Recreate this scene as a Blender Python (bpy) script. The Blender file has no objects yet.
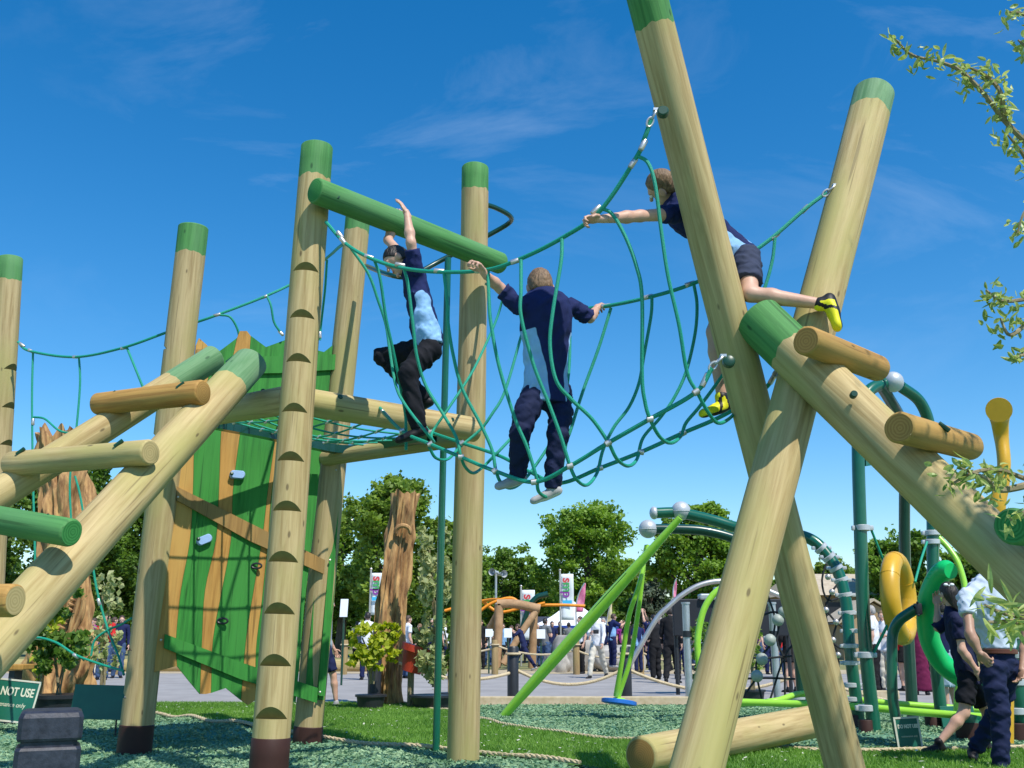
import bpy, bmesh, math, random
import numpy as np
from mathutils import Vector, Matrix, Quaternion
random.seed(7)
rng = np.random.default_rng(11)
R = math.radians
scene = bpy.context.scene
COL = scene.collection

# ------------------------------------------------------------ camera, sky, sun
CAM_H, PITCH, FOC = 1.08, R(14.2), 1000.0
cam_d = bpy.data.cameras.new('camera'); cam = bpy.data.objects.new('camera', cam_d); COL.objects.link(cam)
cam.location = (0, 0, CAM_H); cam.rotation_euler = (R(90) + PITCH, 0, 0)
cam_d.sensor_width = 36; cam_d.lens = FOC / 1024 * 36; cam_d.clip_start = 0.1; cam_d.clip_end = 3000
scene.camera = cam
SUN_EL, SUN_AZ = R(56), R(37)                       # behind the camera and to its right
sun_dir = Vector((math.sin(SUN_AZ) * math.cos(SUN_EL), -math.cos(SUN_AZ) * math.cos(SUN_EL), math.sin(SUN_EL)))
sl = bpy.data.lights.new('sun', 'SUN'); sl.energy = 5.0; sl.angle = R(0.53); sl.color = (1.0, 0.95, 0.86)
so = bpy.data.objects.new('sun', sl); COL.objects.link(so); so.rotation_euler = sun_dir.to_track_quat('Z', 'Y').to_euler()
so.location = (4, -6, 12)
world = bpy.data.worlds.new('World'); scene.world = world; world.use_nodes = True
wn, wl = world.node_tree.nodes, world.node_tree.links
wn.clear()
sky = wn.new('ShaderNodeTexSky'); sky.sky_type = 'NISHITA'; sky.sun_disc = False
sky.sun_elevation = SUN_EL; sky.sun_rotation = math.atan2(sun_dir.x, sun_dir.y)
sky.air_density = 1.0; sky.dust_density = 0.25; sky.ozone_density = 3.0; sky.altitude = 50
bg = wn.new('ShaderNodeBackground'); bg.inputs[1].default_value = 0.128
tc = wn.new('ShaderNodeTexCoord'); mp = wn.new('ShaderNodeMapping'); mp.inputs['Scale'].default_value = (1.2, 5.0, 4.2)
mp.inputs['Rotation'].default_value = (0.35, 0.5, 0.3)
nz = wn.new('ShaderNodeTexNoise'); nz.inputs['Scale'].default_value = 2.1; nz.inputs['Detail'].default_value = 9; nz.inputs['Roughness'].default_value = 0.62; nz.inputs['Distortion'].default_value = 0.6
nb = wn.new('ShaderNodeTexNoise'); nb.inputs['Scale'].default_value = 1.9; nb.inputs['Detail'].default_value = 2
r1 = wn.new('ShaderNodeMapRange'); r1.inputs[1].default_value = 0.52; r1.inputs[2].default_value = 0.78
r2 = wn.new('ShaderNodeMapRange'); r2.inputs[1].default_value = 0.48; r2.inputs[2].default_value = 0.68
mu = wn.new('ShaderNodeMath'); mu.operation = 'MULTIPLY'; mv = wn.new('ShaderNodeMath'); mv.operation = 'MULTIPLY'; mv.inputs[1].default_value = 0.13
cm = wn.new('ShaderNodeMix'); cm.data_type = 'RGBA'; cm.inputs[7].default_value = (7.0, 8.2, 9.6, 1)
hs = wn.new('ShaderNodeHueSaturation'); hs.inputs['Saturation'].default_value = 1.40; hs.inputs['Value'].default_value = 1.26; hs.inputs['Hue'].default_value = 0.498
out = wn.new('ShaderNodeOutputWorld')
wl.new(tc.outputs['Generated'], mp.inputs[0]); wl.new(mp.outputs[0], nz.inputs['Vector']); wl.new(tc.outputs['Generated'], nb.inputs['Vector'])
wl.new(nz.outputs[0], r1.inputs[0]); wl.new(nb.outputs[0], r2.inputs[0]); wl.new(r1.outputs[0], mu.inputs[0]); wl.new(r2.outputs[0], mu.inputs[1])
wl.new(mu.outputs[0], mv.inputs[0]); wl.new(mv.outputs[0], cm.inputs[0]); wl.new(sky.outputs[0], hs.inputs['Color']); wl.new(hs.outputs[0], cm.inputs[6])
wl.new(cm.outputs[2], bg.inputs[0]); wl.new(bg.outputs[0], out.inputs[0])
vs = scene.view_settings; vs.view_transform = 'Standard'; vs.look = 'None'; vs.gamma = 1; vs.use_curve_mapping = False; vs.exposure = 0.12
scene.cycles.max_bounces = 6; scene.cycles.diffuse_bounces = 3; scene.cycles.transparent_max_bounces = 6
scene.cycles.use_denoising = True

# ------------------------------------------------------------ helpers
CP, SP = math.cos(PITCH), math.sin(PITCH)
def P(px, py, Y):
    """a point of the place at distance Y ahead of the viewer, sighted over picture position px, py"""
    u, v = (px - 512) / FOC, (384 - py) / FOC
    t = Y / (CP - v * SP)
    return Vector((u * t, Y, CAM_H + t * (SP + v * CP)))
def G(px, py, z=0.0):
    u, v = (px - 512) / FOC, (384 - py) / FOC
    dz = SP + v * CP; t = (z - CAM_H) / dz
    return Vector((u * t, t * (CP - v * SP), z))
def V(*a): return Vector(a)

def link(o, parent=None):
    COL.objects.link(o)
    if parent is not None: o.parent = parent
    return o
def tag(o, label=None, cat=None, group=None, kind=None):
    if label: o['label'] = label
    if cat: o['category'] = cat
    if group: o['group'] = group
    if kind: o['kind'] = kind
    return o
def thing(name, label, cat, loc=(0, 0, 0), group=None, rz=0):
    o = bpy.data.objects.new(name, None); o.empty_display_size = 0.1
    link(o); o.location = loc; o.rotation_euler = (0, 0, rz)
    return tag(o, label, cat, group)
def wmat(o):
    m = Matrix.Translation(o.location) @ o.rotation_euler.to_matrix().to_4x4() if o.rotation_mode != 'QUATERNION' else Matrix.Translation(o.location) @ o.rotation_quaternion.to_matrix().to_4x4()
    return (wmat(o.parent) @ m) if o.parent else m
def obj(name, verts, faces, mats, parent=None, smooth=True, midx=None, frame=None, sharp=None, attrs=None):
    """verts in world coordinates unless frame (a world matrix) is given, then in that frame; the object gets that frame"""
    me = bpy.data.meshes.new(name)
    W = frame if frame is not None else (wmat(parent) if parent is not None else Matrix.Identity(4))
    if frame is None and parent is not None:
        inv = W.inverted(); verts = [inv @ Vector(v) for v in verts]
    me.from_pydata([tuple(v) for v in verts], [], [tuple(f) for f in faces])
    if not isinstance(mats, (list, tuple)): mats = [mats]
    for m in mats: me.materials.append(m)
    if midx is not None: me.polygons.foreach_set('material_index', list(midx))
    me.polygons.foreach_set('use_smooth', [bool(smooth)] * len(me.polygons))
    if attrs:
        for k, vals in attrs.items():
            a = me.attributes.new(k, 'FLOAT', 'POINT'); a.data.foreach_set('value', np.asarray(vals, dtype=np.float32))
    me.update()
    if smooth and sharp is not None:
        me.set_sharp_from_angle(angle=R(sharp))
    o = bpy.data.objects.new(name, me); link(o, parent)
    if frame is not None:
        L = (wmat(parent).inverted() @ frame) if parent is not None else frame
        o.rotation_mode = 'QUATERNION'; o.location = L.to_translation(); o.rotation_quaternion = L.to_quaternion()
    return o
def fast_mesh(name, V_, nper, mats, parent=None, smooth=False, midx=None):
    """V_: (n, nper, 3) array, one face per row"""
    n = V_.shape[0]; me = bpy.data.meshes.new(name)
    me.vertices.add(n * nper); me.vertices.foreach_set('co', V_.astype(np.float32).ravel())
    me.loops.add(n * nper); me.loops.foreach_set('vertex_index', np.arange(n * nper, dtype=np.int32))
    me.polygons.add(n); me.polygons.foreach_set('loop_start', np.arange(0, n * nper, nper, dtype=np.int32)); me.polygons.foreach_set('loop_total', np.full(n, nper, dtype=np.int32))
    if not isinstance(mats, (list, tuple)): mats = [mats]
    for m in mats: me.materials.append(m)
    if midx is not None: me.polygons.foreach_set('material_index', midx.astype(np.int32))
    me.polygons.foreach_set('use_smooth', [smooth] * n)
    me.update(calc_edges=True)
    o = bpy.data.objects.new(name, me); link(o, parent)
    return o

class MB:
    def __init__(s): s.v = []; s.f = []; s.m = []
    def add(s, vs, fs, mi=0):
        b = len(s.v); s.v += [Vector(v) for v in vs]; s.f += [tuple(i + b for i in f) for f in fs]; s.m += [mi] * len(fs); return s
    def box(s, c, size, rot=None, mi=0, bev=0.0):
        sx, sy, sz = [a / 2 for a in size]; c = Vector(c); rot = rot or Matrix.Identity(3)
        b = min(bev, sx * .9, sy * .9, sz * .9)
        if b <= 0:
            vs = [c + rot @ Vector((x * sx, y * sy, z * sz)) for x in (-1, 1) for y in (-1, 1) for z in (-1, 1)]
            return s.add(vs, [(0, 1, 3, 2), (4, 6, 7, 5), (0, 4, 5, 1), (2, 3, 7, 6), (0, 2, 6, 4), (1, 5, 7, 3)], mi)
        bm = bmesh.new(); bmesh.ops.create_cube(bm, size=1.0)
        for v in bm.verts: v.co = Vector((v.co.x * sx * 2, v.co.y * sy * 2, v.co.z * sz * 2))
        bmesh.ops.bevel(bm, geom=bm.edges[:], offset=b, segments=2, affect='EDGES', profile=.6)
        bm.verts.index_update()
        s.add([c + rot @ v.co for v in bm.verts], [[v.index for v in f.verts] for f in bm.faces], mi); bm.free(); return s
    def tube(s, pts, r, n=8, mi=0, cap=True):
        pts = [Vector(p) for p in pts]; m = len(pts)
        rs = r if isinstance(r, (list, tuple)) else [r] * m
        ts = []
        for i in range(m):
            t = pts[min(i + 1, m - 1)] - pts[max(i - 1, 0)]
            ts.append(t.normalized() if t.length > 1e-9 else Vector((0, 0, 1)))
        up = Vector((0, 0, 1)) if abs(ts[0].z) < .9 else Vector((1, 0, 0))
        nrm = (up - ts[0] * up.dot(ts[0])).normalized(); vs = []; fs = []
        for i in range(m):
            nrm = (nrm - ts[i] * nrm.dot(ts[i])).normalized(); b = ts[i].cross(nrm)
            for k in range(n):
                a = 2 * math.pi * k / n; vs.append(pts[i] + (nrm * math.cos(a) + b * math.sin(a)) * rs[i])
        for i in range(m - 1):
            for k in range(n):
                k2 = (k + 1) % n; fs.append((i * n + k, i * n + k2, (i + 1) * n + k2, (i + 1) * n + k))
        if cap: fs.append(tuple(range(n - 1, -1, -1))); fs.append(tuple((m - 1) * n + k for k in range(n)))
        return s.add(vs, fs, mi)
    def ball(s, c, r, n=14, mi=0, rot=None):
        rr = r if isinstance(r, (list, tuple)) else (r, r, r); rot = rot or Matrix.Identity(3); c = Vector(c)
        h = n // 2; vs = [c + rot @ Vector((0, 0, rr[2]))]; fs = []
        for i in range(1, h):
            th = math.pi * i / h
            for k in range(n):
                ph = 2 * math.pi * k / n
                vs.append(c + rot @ Vector((rr[0] * math.sin(th) * math.cos(ph), rr[1] * math.sin(th) * math.sin(ph), rr[2] * math.cos(th))))
        vs.append(c + rot @ Vector((0, 0, -rr[2])))
        for k in range(n): fs.append((0, 1 + k, 1 + (k + 1) % n))
        for i in range(h - 2):
            for k in range(n):
                a = 1 + i * n; fs.append((a + k, a + n + k, a + n + (k + 1) % n, a + (k + 1) % n))
        a = 1 + (h - 2) * n; e = len(vs) - 1
        for k in range(n): fs.append((a + k, e, a + (k + 1) % n))
        return s.add(vs, fs, mi)
    def build(s, name, mats, parent=None, smooth=True, sharp=40):
        return obj(name, s.v, s.f, mats, parent, smooth, s.m, sharp=sharp)

def smooth_path(pts, per=6):
    pts = [Vector(p) for p in pts]
    if len(pts) < 3: return pts
    q = [pts[0] * 2 - pts[1]] + pts + [pts[-1] * 2 - pts[-2]]; out_ = []
    for i in range(1, len(q) - 2):
        for k in range(per):
            t = k / per; a, b, c, d = q[i - 1], q[i], q[i + 1], q[i + 2]
            out_.append(0.5 * ((2 * b) + (c - a) * t + (2 * a - 5 * b + 4 * c - d) * t * t + (3 * b - a - 3 * c + d) * t ** 3))
    out_.append(pts[-1]); return out_
def PP(lst, y0=None, y1=None):
    """list of (px, py[, Y]); missing Y runs evenly by path length from y0 to y1"""
    if len(lst[0]) == 3: return [P(*a) for a in lst]
    d = [0]
    for a, b in zip(lst, lst[1:]): d.append(d[-1] + math.hypot(b[0] - a[0], b[1] - a[1]))
    return [P(a[0], a[1], y0 + (y1 - y0) * s_ / d[-1]) for a, s_ in zip(lst, d)]

# ------------------------------------------------------------ materials
def newmat(name):
    m = bpy.data.materials.new(name); m.use_nodes = True; nt = m.node_tree
    return m, nt.nodes, nt.links, nt.nodes['Principled BSDF']
def rgb(c): return (c[0], c[1], c[2], 1)
def noise_mat(name, c1, c2, scale=8, rough=.6, bump=0.0, stretch=(1, 1, 1), c3=None, detail=5, spec=.5, metal=0, bscale=None, coat=0, co='Object'):
    m, n, l, b = newmat(name)
    t = n.new('ShaderNodeTexCoord'); mp = n.new('ShaderNodeMapping'); mp.inputs['Scale'].default_value = stretch
    z = n.new('ShaderNodeTexNoise'); z.inputs['Scale'].default_value = scale; z.inputs['Detail'].default_value = detail; z.inputs['Roughness'].default_value = .6
    cr = n.new('ShaderNodeValToRGB'); e = cr.color_ramp.elements
    e[0].position = .32; e[0].color = rgb(c1); e[1].position = .68; e[1].color = rgb(c2)
    if c3 is not None: x = e.new(.5); x.color = rgb(c3)
    l.new(t.outputs[co], mp.inputs[0]); l.new(mp.outputs[0], z.inputs['Vector']); l.new(z.outputs[0], cr.inputs[0]); l.new(cr.outputs[0], b.inputs['Base Color'])
    b.inputs['Roughness'].default_value = rough; b.inputs['Specular IOR Level'].default_value = spec; b.inputs['Metallic'].default_value = metal
    b.inputs['Coat Weight'].default_value = coat
    if bump:
        z2 = z
        if bscale:
            z2 = n.new('ShaderNodeTexNoise'); z2.inputs['Scale'].default_value = bscale; z2.inputs['Detail'].default_value = 4; l.new(mp.outputs[0], z2.inputs['Vector'])
        bp = n.new('ShaderNodeBump'); bp.inputs['Strength'].default_value = bump; bp.inputs['Distance'].default_value = .01
        l.new(z2.outputs[0], bp.inputs['Height']); l.new(bp.outputs[0], b.inputs['Normal'])
    return m
def wood_mat(name, light, dark, knot=(.10, .07, .035), green=None, seed=0.0, rough=.72):
    m, n, l, b = newmat(name)
    t = n.new('ShaderNodeTexCoord'); oi = n.new('ShaderNodeObjectInfo')
    off = n.new('ShaderNodeVectorMath'); off.operation = 'ADD'
    sc = n.new('ShaderNodeVectorMath'); sc.operation = 'SCALE'; sc.inputs[3].default_value = 37.0
    cx = n.new('ShaderNodeCombineXYZ')
    for i in range(3): l.new(oi.outputs['Random'], cx.inputs[i])
    l.new(cx.outputs[0], sc.inputs[0]); l.new(t.outputs['Object'], off.inputs[0]); l.new(sc.outputs[0], off.inputs[1])
    def mapped(s):
        mp = n.new('ShaderNodeMapping'); mp.inputs['Scale'].default_value = s; l.new(off.outputs[0], mp.inputs[0]); return mp
    g = n.new('ShaderNodeTexNoise'); g.inputs['Scale'].default_value = 1; g.inputs['Detail'].default_value = 6; g.inputs['Roughness'].default_value = .65; g.inputs['Distortion'].default_value = .5
    l.new(mapped((26, 26, 1.3)).outputs[0], g.inputs['Vector'])
    big = n.new('ShaderNodeTexNoise'); big.inputs['Scale'].default_value = 1; big.inputs['Detail'].default_value = 3
    l.new(mapped((3.2, 3.2, 1.0)).outputs[0], big.inputs['Vector'])
    cr = n.new('ShaderNodeValToRGB'); e = cr.color_ramp.elements; e[0].position = .34; e[0].color = rgb(dark); e[1].position = .60; e[1].color = rgb(light)
    l.new(g.outputs[0], cr.inputs[0])
    tint = green or tuple(a * f for a, f in zip(light, (.74, .86, .62)))
    mx = n.new('ShaderNodeMix'); mx.data_type = 'RGBA'; mx.inputs[7].default_value = rgb(tint)
    mr = n.new('ShaderNodeMapRange'); mr.inputs[1].default_value = .44; mr.inputs[2].default_value = .68; mr.inputs[4].default_value = .85
    l.new(big.outputs[0], mr.inputs[0]); l.new(mr.outputs[0], mx.inputs[0]); l.new(cr.outputs[0], mx.inputs[6])
    # knots
    vo = n.new('ShaderNodeTexVoronoi'); vo.inputs['Scale'].default_value = 1; vo.inputs['Randomness'].default_value = 1
    l.new(mapped((6.5, 6.5, 2.6)).outputs[0], vo.inputs['Vector'])
    kr = n.new('ShaderNodeMapRange'); kr.inputs[1].default_value = .045; kr.inputs[2].default_value = .085; kr.inputs[3].default_value = 1; kr.inputs[4].default_value = 0
    l.new(vo.outputs['Distance'], kr.inputs[0])
    km = n.new('ShaderNodeMix'); km.data_type = 'RGBA'; km.inputs[7].default_value = rgb(knot)
    kk = n.new('ShaderNodeMath'); kk.operation = 'MULTIPLY'; kk.inputs[1].default_value = .75; l.new(kr.outputs[0], kk.inputs[0])
    l.new(kk.outputs[0], km.inputs[0]); l.new(mx.outputs[2], km.inputs[6])
    # drying cracks
    ck = n.new('ShaderNodeTexNoise'); ck.inputs['Scale'].default_value = 1; ck.inputs['Detail'].default_value = 2
    l.new(mapped((34, 34, .8)).outputs[0], ck.inputs['Vector'])
    ckr = n.new('ShaderNodeMapRange'); ckr.inputs[1].default_value = .67; ckr.inputs[2].default_value = .72; ckr.inputs[4].default_value = .55; l.new(ck.outputs[0], ckr.inputs[0])
    cm_ = n.new('ShaderNodeMix'); cm_.data_type = 'RGBA'; cm_.inputs[7].default_value = rgb(tuple(a * .35 for a in dark)); l.new(ckr.outputs[0], cm_.inputs[0]); l.new(km.outputs[2], cm_.inputs[6])
    l.new(cm_.outputs[2], b.inputs['Base Color']); b.inputs['Roughness'].default_value = rough; b.inputs['Specular IOR Level'].default_value = .3
    bp = n.new('ShaderNodeBump'); bp.inputs['Strength'].default_value = .35; bp.inputs['Distance'].default_value = .006
    l.new(g.outputs[0], bp.inputs['Height']); l.new(bp.outputs[0], b.inputs['Normal'])
    return m
def end_mat(name, c1, c2, sc=60):
    m, n, l, b = newmat(name)
    t = n.new('ShaderNodeTexCoord'); w = n.new('ShaderNodeTexWave'); w.wave_type = 'RINGS'; w.rings_direction = 'Z'
    w.inputs['Scale'].default_value = sc / 3.2; w.inputs['Distortion'].default_value = 2.2; w.inputs['Detail'].default_value = 3; w.inputs['Detail Scale'].default_value = 3
    cr = n.new('ShaderNodeValToRGB'); cr.color_ramp.elements[0].color = rgb(c1); cr.color_ramp.elements[1].color = rgb(c2)
    l.new(t.outputs['Object'], w.inputs['Vector']); l.new(w.outputs[0], cr.inputs[0]); l.new(cr.outputs[0], b.inputs['Base Color'])
    b.inputs['Roughness'].default_value = .8; b.inputs['Specular IOR Level'].default_value = .2
    return m
def two_mat(name, ca, cb, rough=.85, attr='panel', vary=.12, sheen=.0, bump=.25, weave=220):
    """cloth: colour ca where the part's own panel value is negative, cb where positive"""
    m, n, l, b = newmat(name)
    a = n.new('ShaderNodeAttribute'); a.attribute_name = attr
    mr = n.new('ShaderNodeMapRange'); mr.inputs[1].default_value = -.0015; mr.inputs[2].default_value = .0015
    mx = n.new('ShaderNodeMix'); mx.data_type = 'RGBA'; mx.inputs[6].default_value = rgb(ca); mx.inputs[7].default_value = rgb(cb)
    l.new(a.outputs['Fac'], mr.inputs[0]); l.new(mr.outputs[0], mx.inputs[0])
    t = n.new('ShaderNodeTexCoord'); z = n.new('ShaderNodeTexNoise'); z.inputs['Scale'].default_value = 14; z.inputs['Detail'].default_value = 6; l.new(t.outputs['Object'], z.inputs['Vector'])
    h = n.new('ShaderNodeHueSaturation'); v = n.new('ShaderNodeMapRange'); v.inputs[1].default_value = .3; v.inputs[2].default_value = .7; v.inputs[3].default_value = 1 - vary; v.inputs[4].default_value = 1 + vary
    l.new(z.outputs[0], v.inputs[0]); l.new(v.outputs[0], h.inputs['Value']); l.new(mx.outputs[2], h.inputs['Color']); l.new(h.outputs[0], b.inputs['Base Color'])
    b.inputs['Roughness'].default_value = rough; b.inputs['Specular IOR Level'].default_value = .25
    bp = n.new('ShaderNodeBump'); bp.inputs['Strength'].default_value = bump; bp.inputs['Distance'].default_value = .01; l.new(z.outputs[0], bp.inputs['Height']); l.new(bp.outputs[0], b.inputs['Normal'])
    return m
def leaf_mat(name, c1, c2, trans=.4, scale=1.5, rough=.55):
    m, n, l, b = newmat(name)
    g = n.new('ShaderNodeNewGeometry'); cr = n.new('ShaderNodeValToRGB'); cr.color_ramp.elements[0].color = rgb(c1); cr.color_ramp.elements[1].color = rgb(c2)
    t = n.new('ShaderNodeTexCoord'); z = n.new('ShaderNodeTexNoise'); z.inputs['Scale'].default_value = scale; z.inputs['Detail'].default_value = 2
    l.new(t.outputs['Object'], z.inputs['Vector'])
    ad = n.new('ShaderNodeMath'); ad.operation = 'MULTIPLY_ADD'; ad.inputs[1].default_value = .5; l.new(g.outputs['Random Per Island'], ad.inputs[0])
    s2 = n.new('ShaderNodeMapRange'); s2.inputs[1].default_value = .35; s2.inputs[2].default_value = .65; s2.inputs[4].default_value = .5; l.new(z.outputs[0], s2.inputs[0]); l.new(s2.outputs[0], ad.inputs[2])
    l.new(ad.outputs[0], cr.inputs[0]); l.new(cr.outputs[0], b.inputs['Base Color']); b.inputs['Roughness'].default_value = rough; b.inputs['Specular IOR Level'].default_value = .35
    tr = n.new('ShaderNodeBsdfTranslucent'); h = n.new('ShaderNodeHueSaturation'); h.inputs['Saturation'].default_value = 1.1; h.inputs['Value'].default_value = 1.3; l.new(cr.outputs[0], h.inputs['Color']); l.new(h.outputs[0], tr.inputs[0])
    ms = n.new('ShaderNodeMixShader'); ms.inputs[0].default_value = trans; l.new(b.outputs[0], ms.inputs[1]); l.new(tr.outputs[0], ms.inputs[2]); l.new(ms.outputs[0], n['Material Output'].inputs[0])
    return m
def plain(name, c, rough=.5, metal=0, spec=.5, coat=0, vary=.12, scale=6, bump=0):
    return noise_mat(name, tuple(a * (1 - vary) for a in c), tuple(min(1, a * (1 + vary)) for a in c), scale=scale, rough=rough, metal=metal, spec=spec, coat=coat, bump=bump)

M = {}
M['pine'] = wood_mat('pine_log', (.52, .405, .20), (.335, .238, .10))
M['pine2'] = wood_mat('pine_log_weathered', (.465, .36, .185), (.295, .212, .095))
M['amber'] = wood_mat('amber_log', (.47, .27, .075), (.30, .155, .04), knot=(.05, .03, .015), green=(.36, .24, .07))
M['gstain'] = wood_mat('green_stained_log', (.085, .27, .075), (.045, .17, .045), knot=(.02, .07, .025), green=(.10, .25, .10))
M['gfade'] = wood_mat('faded_green_stain', (.15, .29, .14), (.07, .19, .075), knot=(.03, .09, .04), green=(.20, .32, .19))
M['pine_end'] = end_mat('pine_end_grain', (.36, .28, .12), (.46, .36, .17))
M['amber_end'] = end_mat('amber_end_grain', (.27, .155, .045), (.36, .215, .065))
M['green_end'] = end_mat('green_end_grain', (.03, .17, .04), (.06, .26, .07))
M['gplank'] = wood_mat('green_plank', (.038, .235, .034), (.018, .14, .02), knot=(.015, .09, .02), green=(.045, .24, .04))
M['oplank'] = wood_mat('amber_plank', (.47, .25, .06), (.28, .135, .028), knot=(.16, .07, .02), green=(.50, .30, .08))
M['brail'] = wood_mat('brown_rail', (.36, .21, .065), (.22, .12, .035), green=(.26, .17, .06))
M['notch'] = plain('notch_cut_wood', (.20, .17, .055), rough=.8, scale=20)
M['boot'] = plain('brown_boot', (.045, .018, .014), rough=.6, spec=.3)
M['rope'] = noise_mat('green_rope', (.004, .22, .135), (.013, .41, .27), scale=300, rough=.5, spec=.4, bump=.5)
M['ferrule'] = plain('aluminium_ferrule', (.62, .58, .54), rough=.38, metal=.75)
M['steel'] = plain('galvanised_steel', (.50, .52, .54), rough=.4, metal=.7)
M['bolt'] = plain('dark_green_cap', (.008, .06, .035), rough=.4)
M['dgreen'] = plain('dark_green_metal', (.006, .11, .065), rough=.28, coat=.3, vary=.08)
M['dgreen2'] = plain('deep_green_metal', (.005, .05, .032), rough=.3, coat=.3, vary=.08)
M['lime'] = plain('lime_metal', (.32, .66, .05), rough=.28, coat=.4, vary=.06)
M['ring_green'] = plain('bright_green_plastic', (.008, .50, .13), rough=.33, vary=.05)
M['ring_yellow'] = plain('ochre_plastic', (.62, .35, .02), rough=.38, vary=.06)
M['white_ball'] = plain('pale_grey_casting', (.50, .53, .55), metal=.25, rough=.4, vary=.05)
M['blue_plastic'] = plain('blue_plastic', (.02, .15, .55), rough=.4)
M['black_net'] = plain('black_rope', (.015, .016, .018), rough=.7)
M['grey_ball'] = plain('grey_net_ball', (.33, .37, .33), rough=.5)
M['black'] = plain('black_plastic', (.018, .02, .025), rough=.45, bump=.1)
M['blackblock'] = noise_mat('blue_black_recycled_block', (.008, .010, .020), (.030, .036, .055), scale=30, rough=.55, bump=.3, detail=8)
M['signgreen'] = plain('sign_green', (.01, .12, .075), rough=.4, vary=.1)
M['signedge'] = plain('sign_cream_edge', (.55, .55, .45), rough=.6)
M['letter'] = plain('cream_letters', (.62, .62, .48), rough=.6, vary=.03)
M['hrope'] = noise_mat('hemp_rope', (.42, .33, .19), (.66, .56, .38), scale=60, rough=.9, bump=.6, spec=.1)
M['kerb'] = noise_mat('sandy_stone_edge', (.42, .34, .20), (.56, .47, .32), scale=9, rough=.9, bump=.2)
M['postwood'] = wood_mat('low_post_wood', (.34, .24, .11), (.22, .15, .07))
M['stone'] = noise_mat('boulder_stone', (.22, .21, .19), (.46, .44, .40), scale=2.2, rough=.95, bump=.8, detail=9, c3=(.36, .34, .31))
M['skin'] = noise_mat('skin', (.52, .30, .215), (.62, .38, .28), scale=9, rough=.5, spec=.4)
M['skin2'] = noise_mat('skin_tanned', (.34, .185, .12), (.42, .24, .16), scale=9, rough=.5)
M['eyew'] = plain('eye_white', (.75, .74, .72), rough=.3); M['iris'] = plain('eye_dark', (.03, .02, .015), rough=.2)
M['lip'] = plain('lips', (.38, .13, .11), rough=.5)
M['hair_sandy'] = noise_mat('sandy_hair', (.10, .058, .03), (.27, .165, .085), scale=7, rough=.6, stretch=(9, 9, 2), bump=1.0, detail=8)
M['hair_brown'] = noise_mat('brown_hair', (.025, .014, .009), (.085, .05, .03), scale=7, rough=.55, stretch=(9, 9, 2), bump=1.0, detail=8)
M['hair_dark'] = noise_mat('black_hair', (.006, .005, .005), (.03, .022, .018), scale=7, rough=.5, stretch=(9, 9, 2), bump=1.0, detail=8)
M['hair_grey'] = noise_mat('grey_hair', (.22, .21, .2), (.45, .43, .4), scale=7, rough=.6, stretch=(9, 9, 2), bump=1.0)
M['white_cloth'] = plain('white_canvas', (.78, .80, .82), rough=.8, vary=.03)
M['orange'] = plain('orange_tube', (.80, .27, .01), rough=.5)
# ------------------------------------------------------------ implicit surfaces for bodies and cloth
def surface_nets(F, org, h):
    ins = F < 0
    c = [ins[i:i + F.shape[0] - 1 or None, :, :][: F.shape[0] - 1] for i in (0, 1)]
    nx, ny, nz_ = F.shape
    cnt = np.zeros((nx - 1, ny - 1, nz_ - 1), dtype=np.int8)
    for i in (0, 1):
        for j in (0, 1):
            for k in (0, 1): cnt += ins[i:nx - 1 + i, j:ny - 1 + j, k:nz_ - 1 + k]
    act = (cnt > 0) & (cnt < 8); idx = -np.ones(act.shape, dtype=np.int64); cells = np.argwhere(act); idx[act] = np.arange(len(cells))
    acc = np.zeros((len(cells), 3)); num = np.zeros(len(cells))
    corners = [(i, j, k) for i in (0, 1) for j in (0, 1) for k in (0, 1)]
    ci, cj, ck = cells.T
    val = {q: F[ci + q[0], cj + q[1], ck + q[2]] for q in corners}
    for q in corners:
        for ax in range(3):
            if q[ax] == 0:
                q2 = list(q); q2[ax] = 1; q2 = tuple(q2); a, b = val[q], val[q2]; m = (a < 0) != (b < 0)
                t = a[m] / (a[m] - b[m]); p = np.tile(np.array(q, dtype=float), (m.sum(), 1)); p[:, ax] += t; acc[m] += p; num[m] += 1
    verts = (cells + acc / num[:, None]) * h + org
    faces = []
    for ax in range(3):
        sl0 = [slice(None)] * 3; sl1 = [slice(None)] * 3; sl0[ax] = slice(0, -1); sl1[ax] = slice(1, None)
        ch = ins[tuple(sl0)] != ins[tuple(sl1)]; e = np.argwhere(ch)
        b1, b2 = (ax + 1) % 3, (ax + 2) % 3
        ok = (e[:, b1] > 0) & (e[:, b2] > 0) & (e[:, b1] < F.shape[b1] - 1) & (e[:, b2] < F.shape[b2] - 1); e = e[ok]
        def cell(d1, d2):
            x = e.copy(); x[:, b1] -= d1; x[:, b2] -= d2; return idx[x[:, 0], x[:, 1], x[:, 2]]
        q = np.stack([cell(1, 1), cell(0, 1), cell(0, 0), cell(1, 0)], 1)
        flip = ~ins[e[:, 0], e[:, 1], e[:, 2]]; q[flip] = q[flip][:, ::-1]
        faces.append(q[(q >= 0).all(1)])
    return verts, np.concatenate(faces)
def A_(v): return np.array(v[:], dtype=np.float32)
def cap_(a, b, ra, rb):
    a, b = A_(a), A_(b); d = b - a; L = max(float(d @ d), 1e-10)
    def f(p):
        w = p - a; h = np.clip(w @ d / L, 0, 1); return np.linalg.norm(w - h[:, None] * d, axis=1) - (ra + (rb - ra) * h)
    return f, np.minimum(a, b) - max(ra, rb), np.maximum(a, b) + max(ra, rb)
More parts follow.
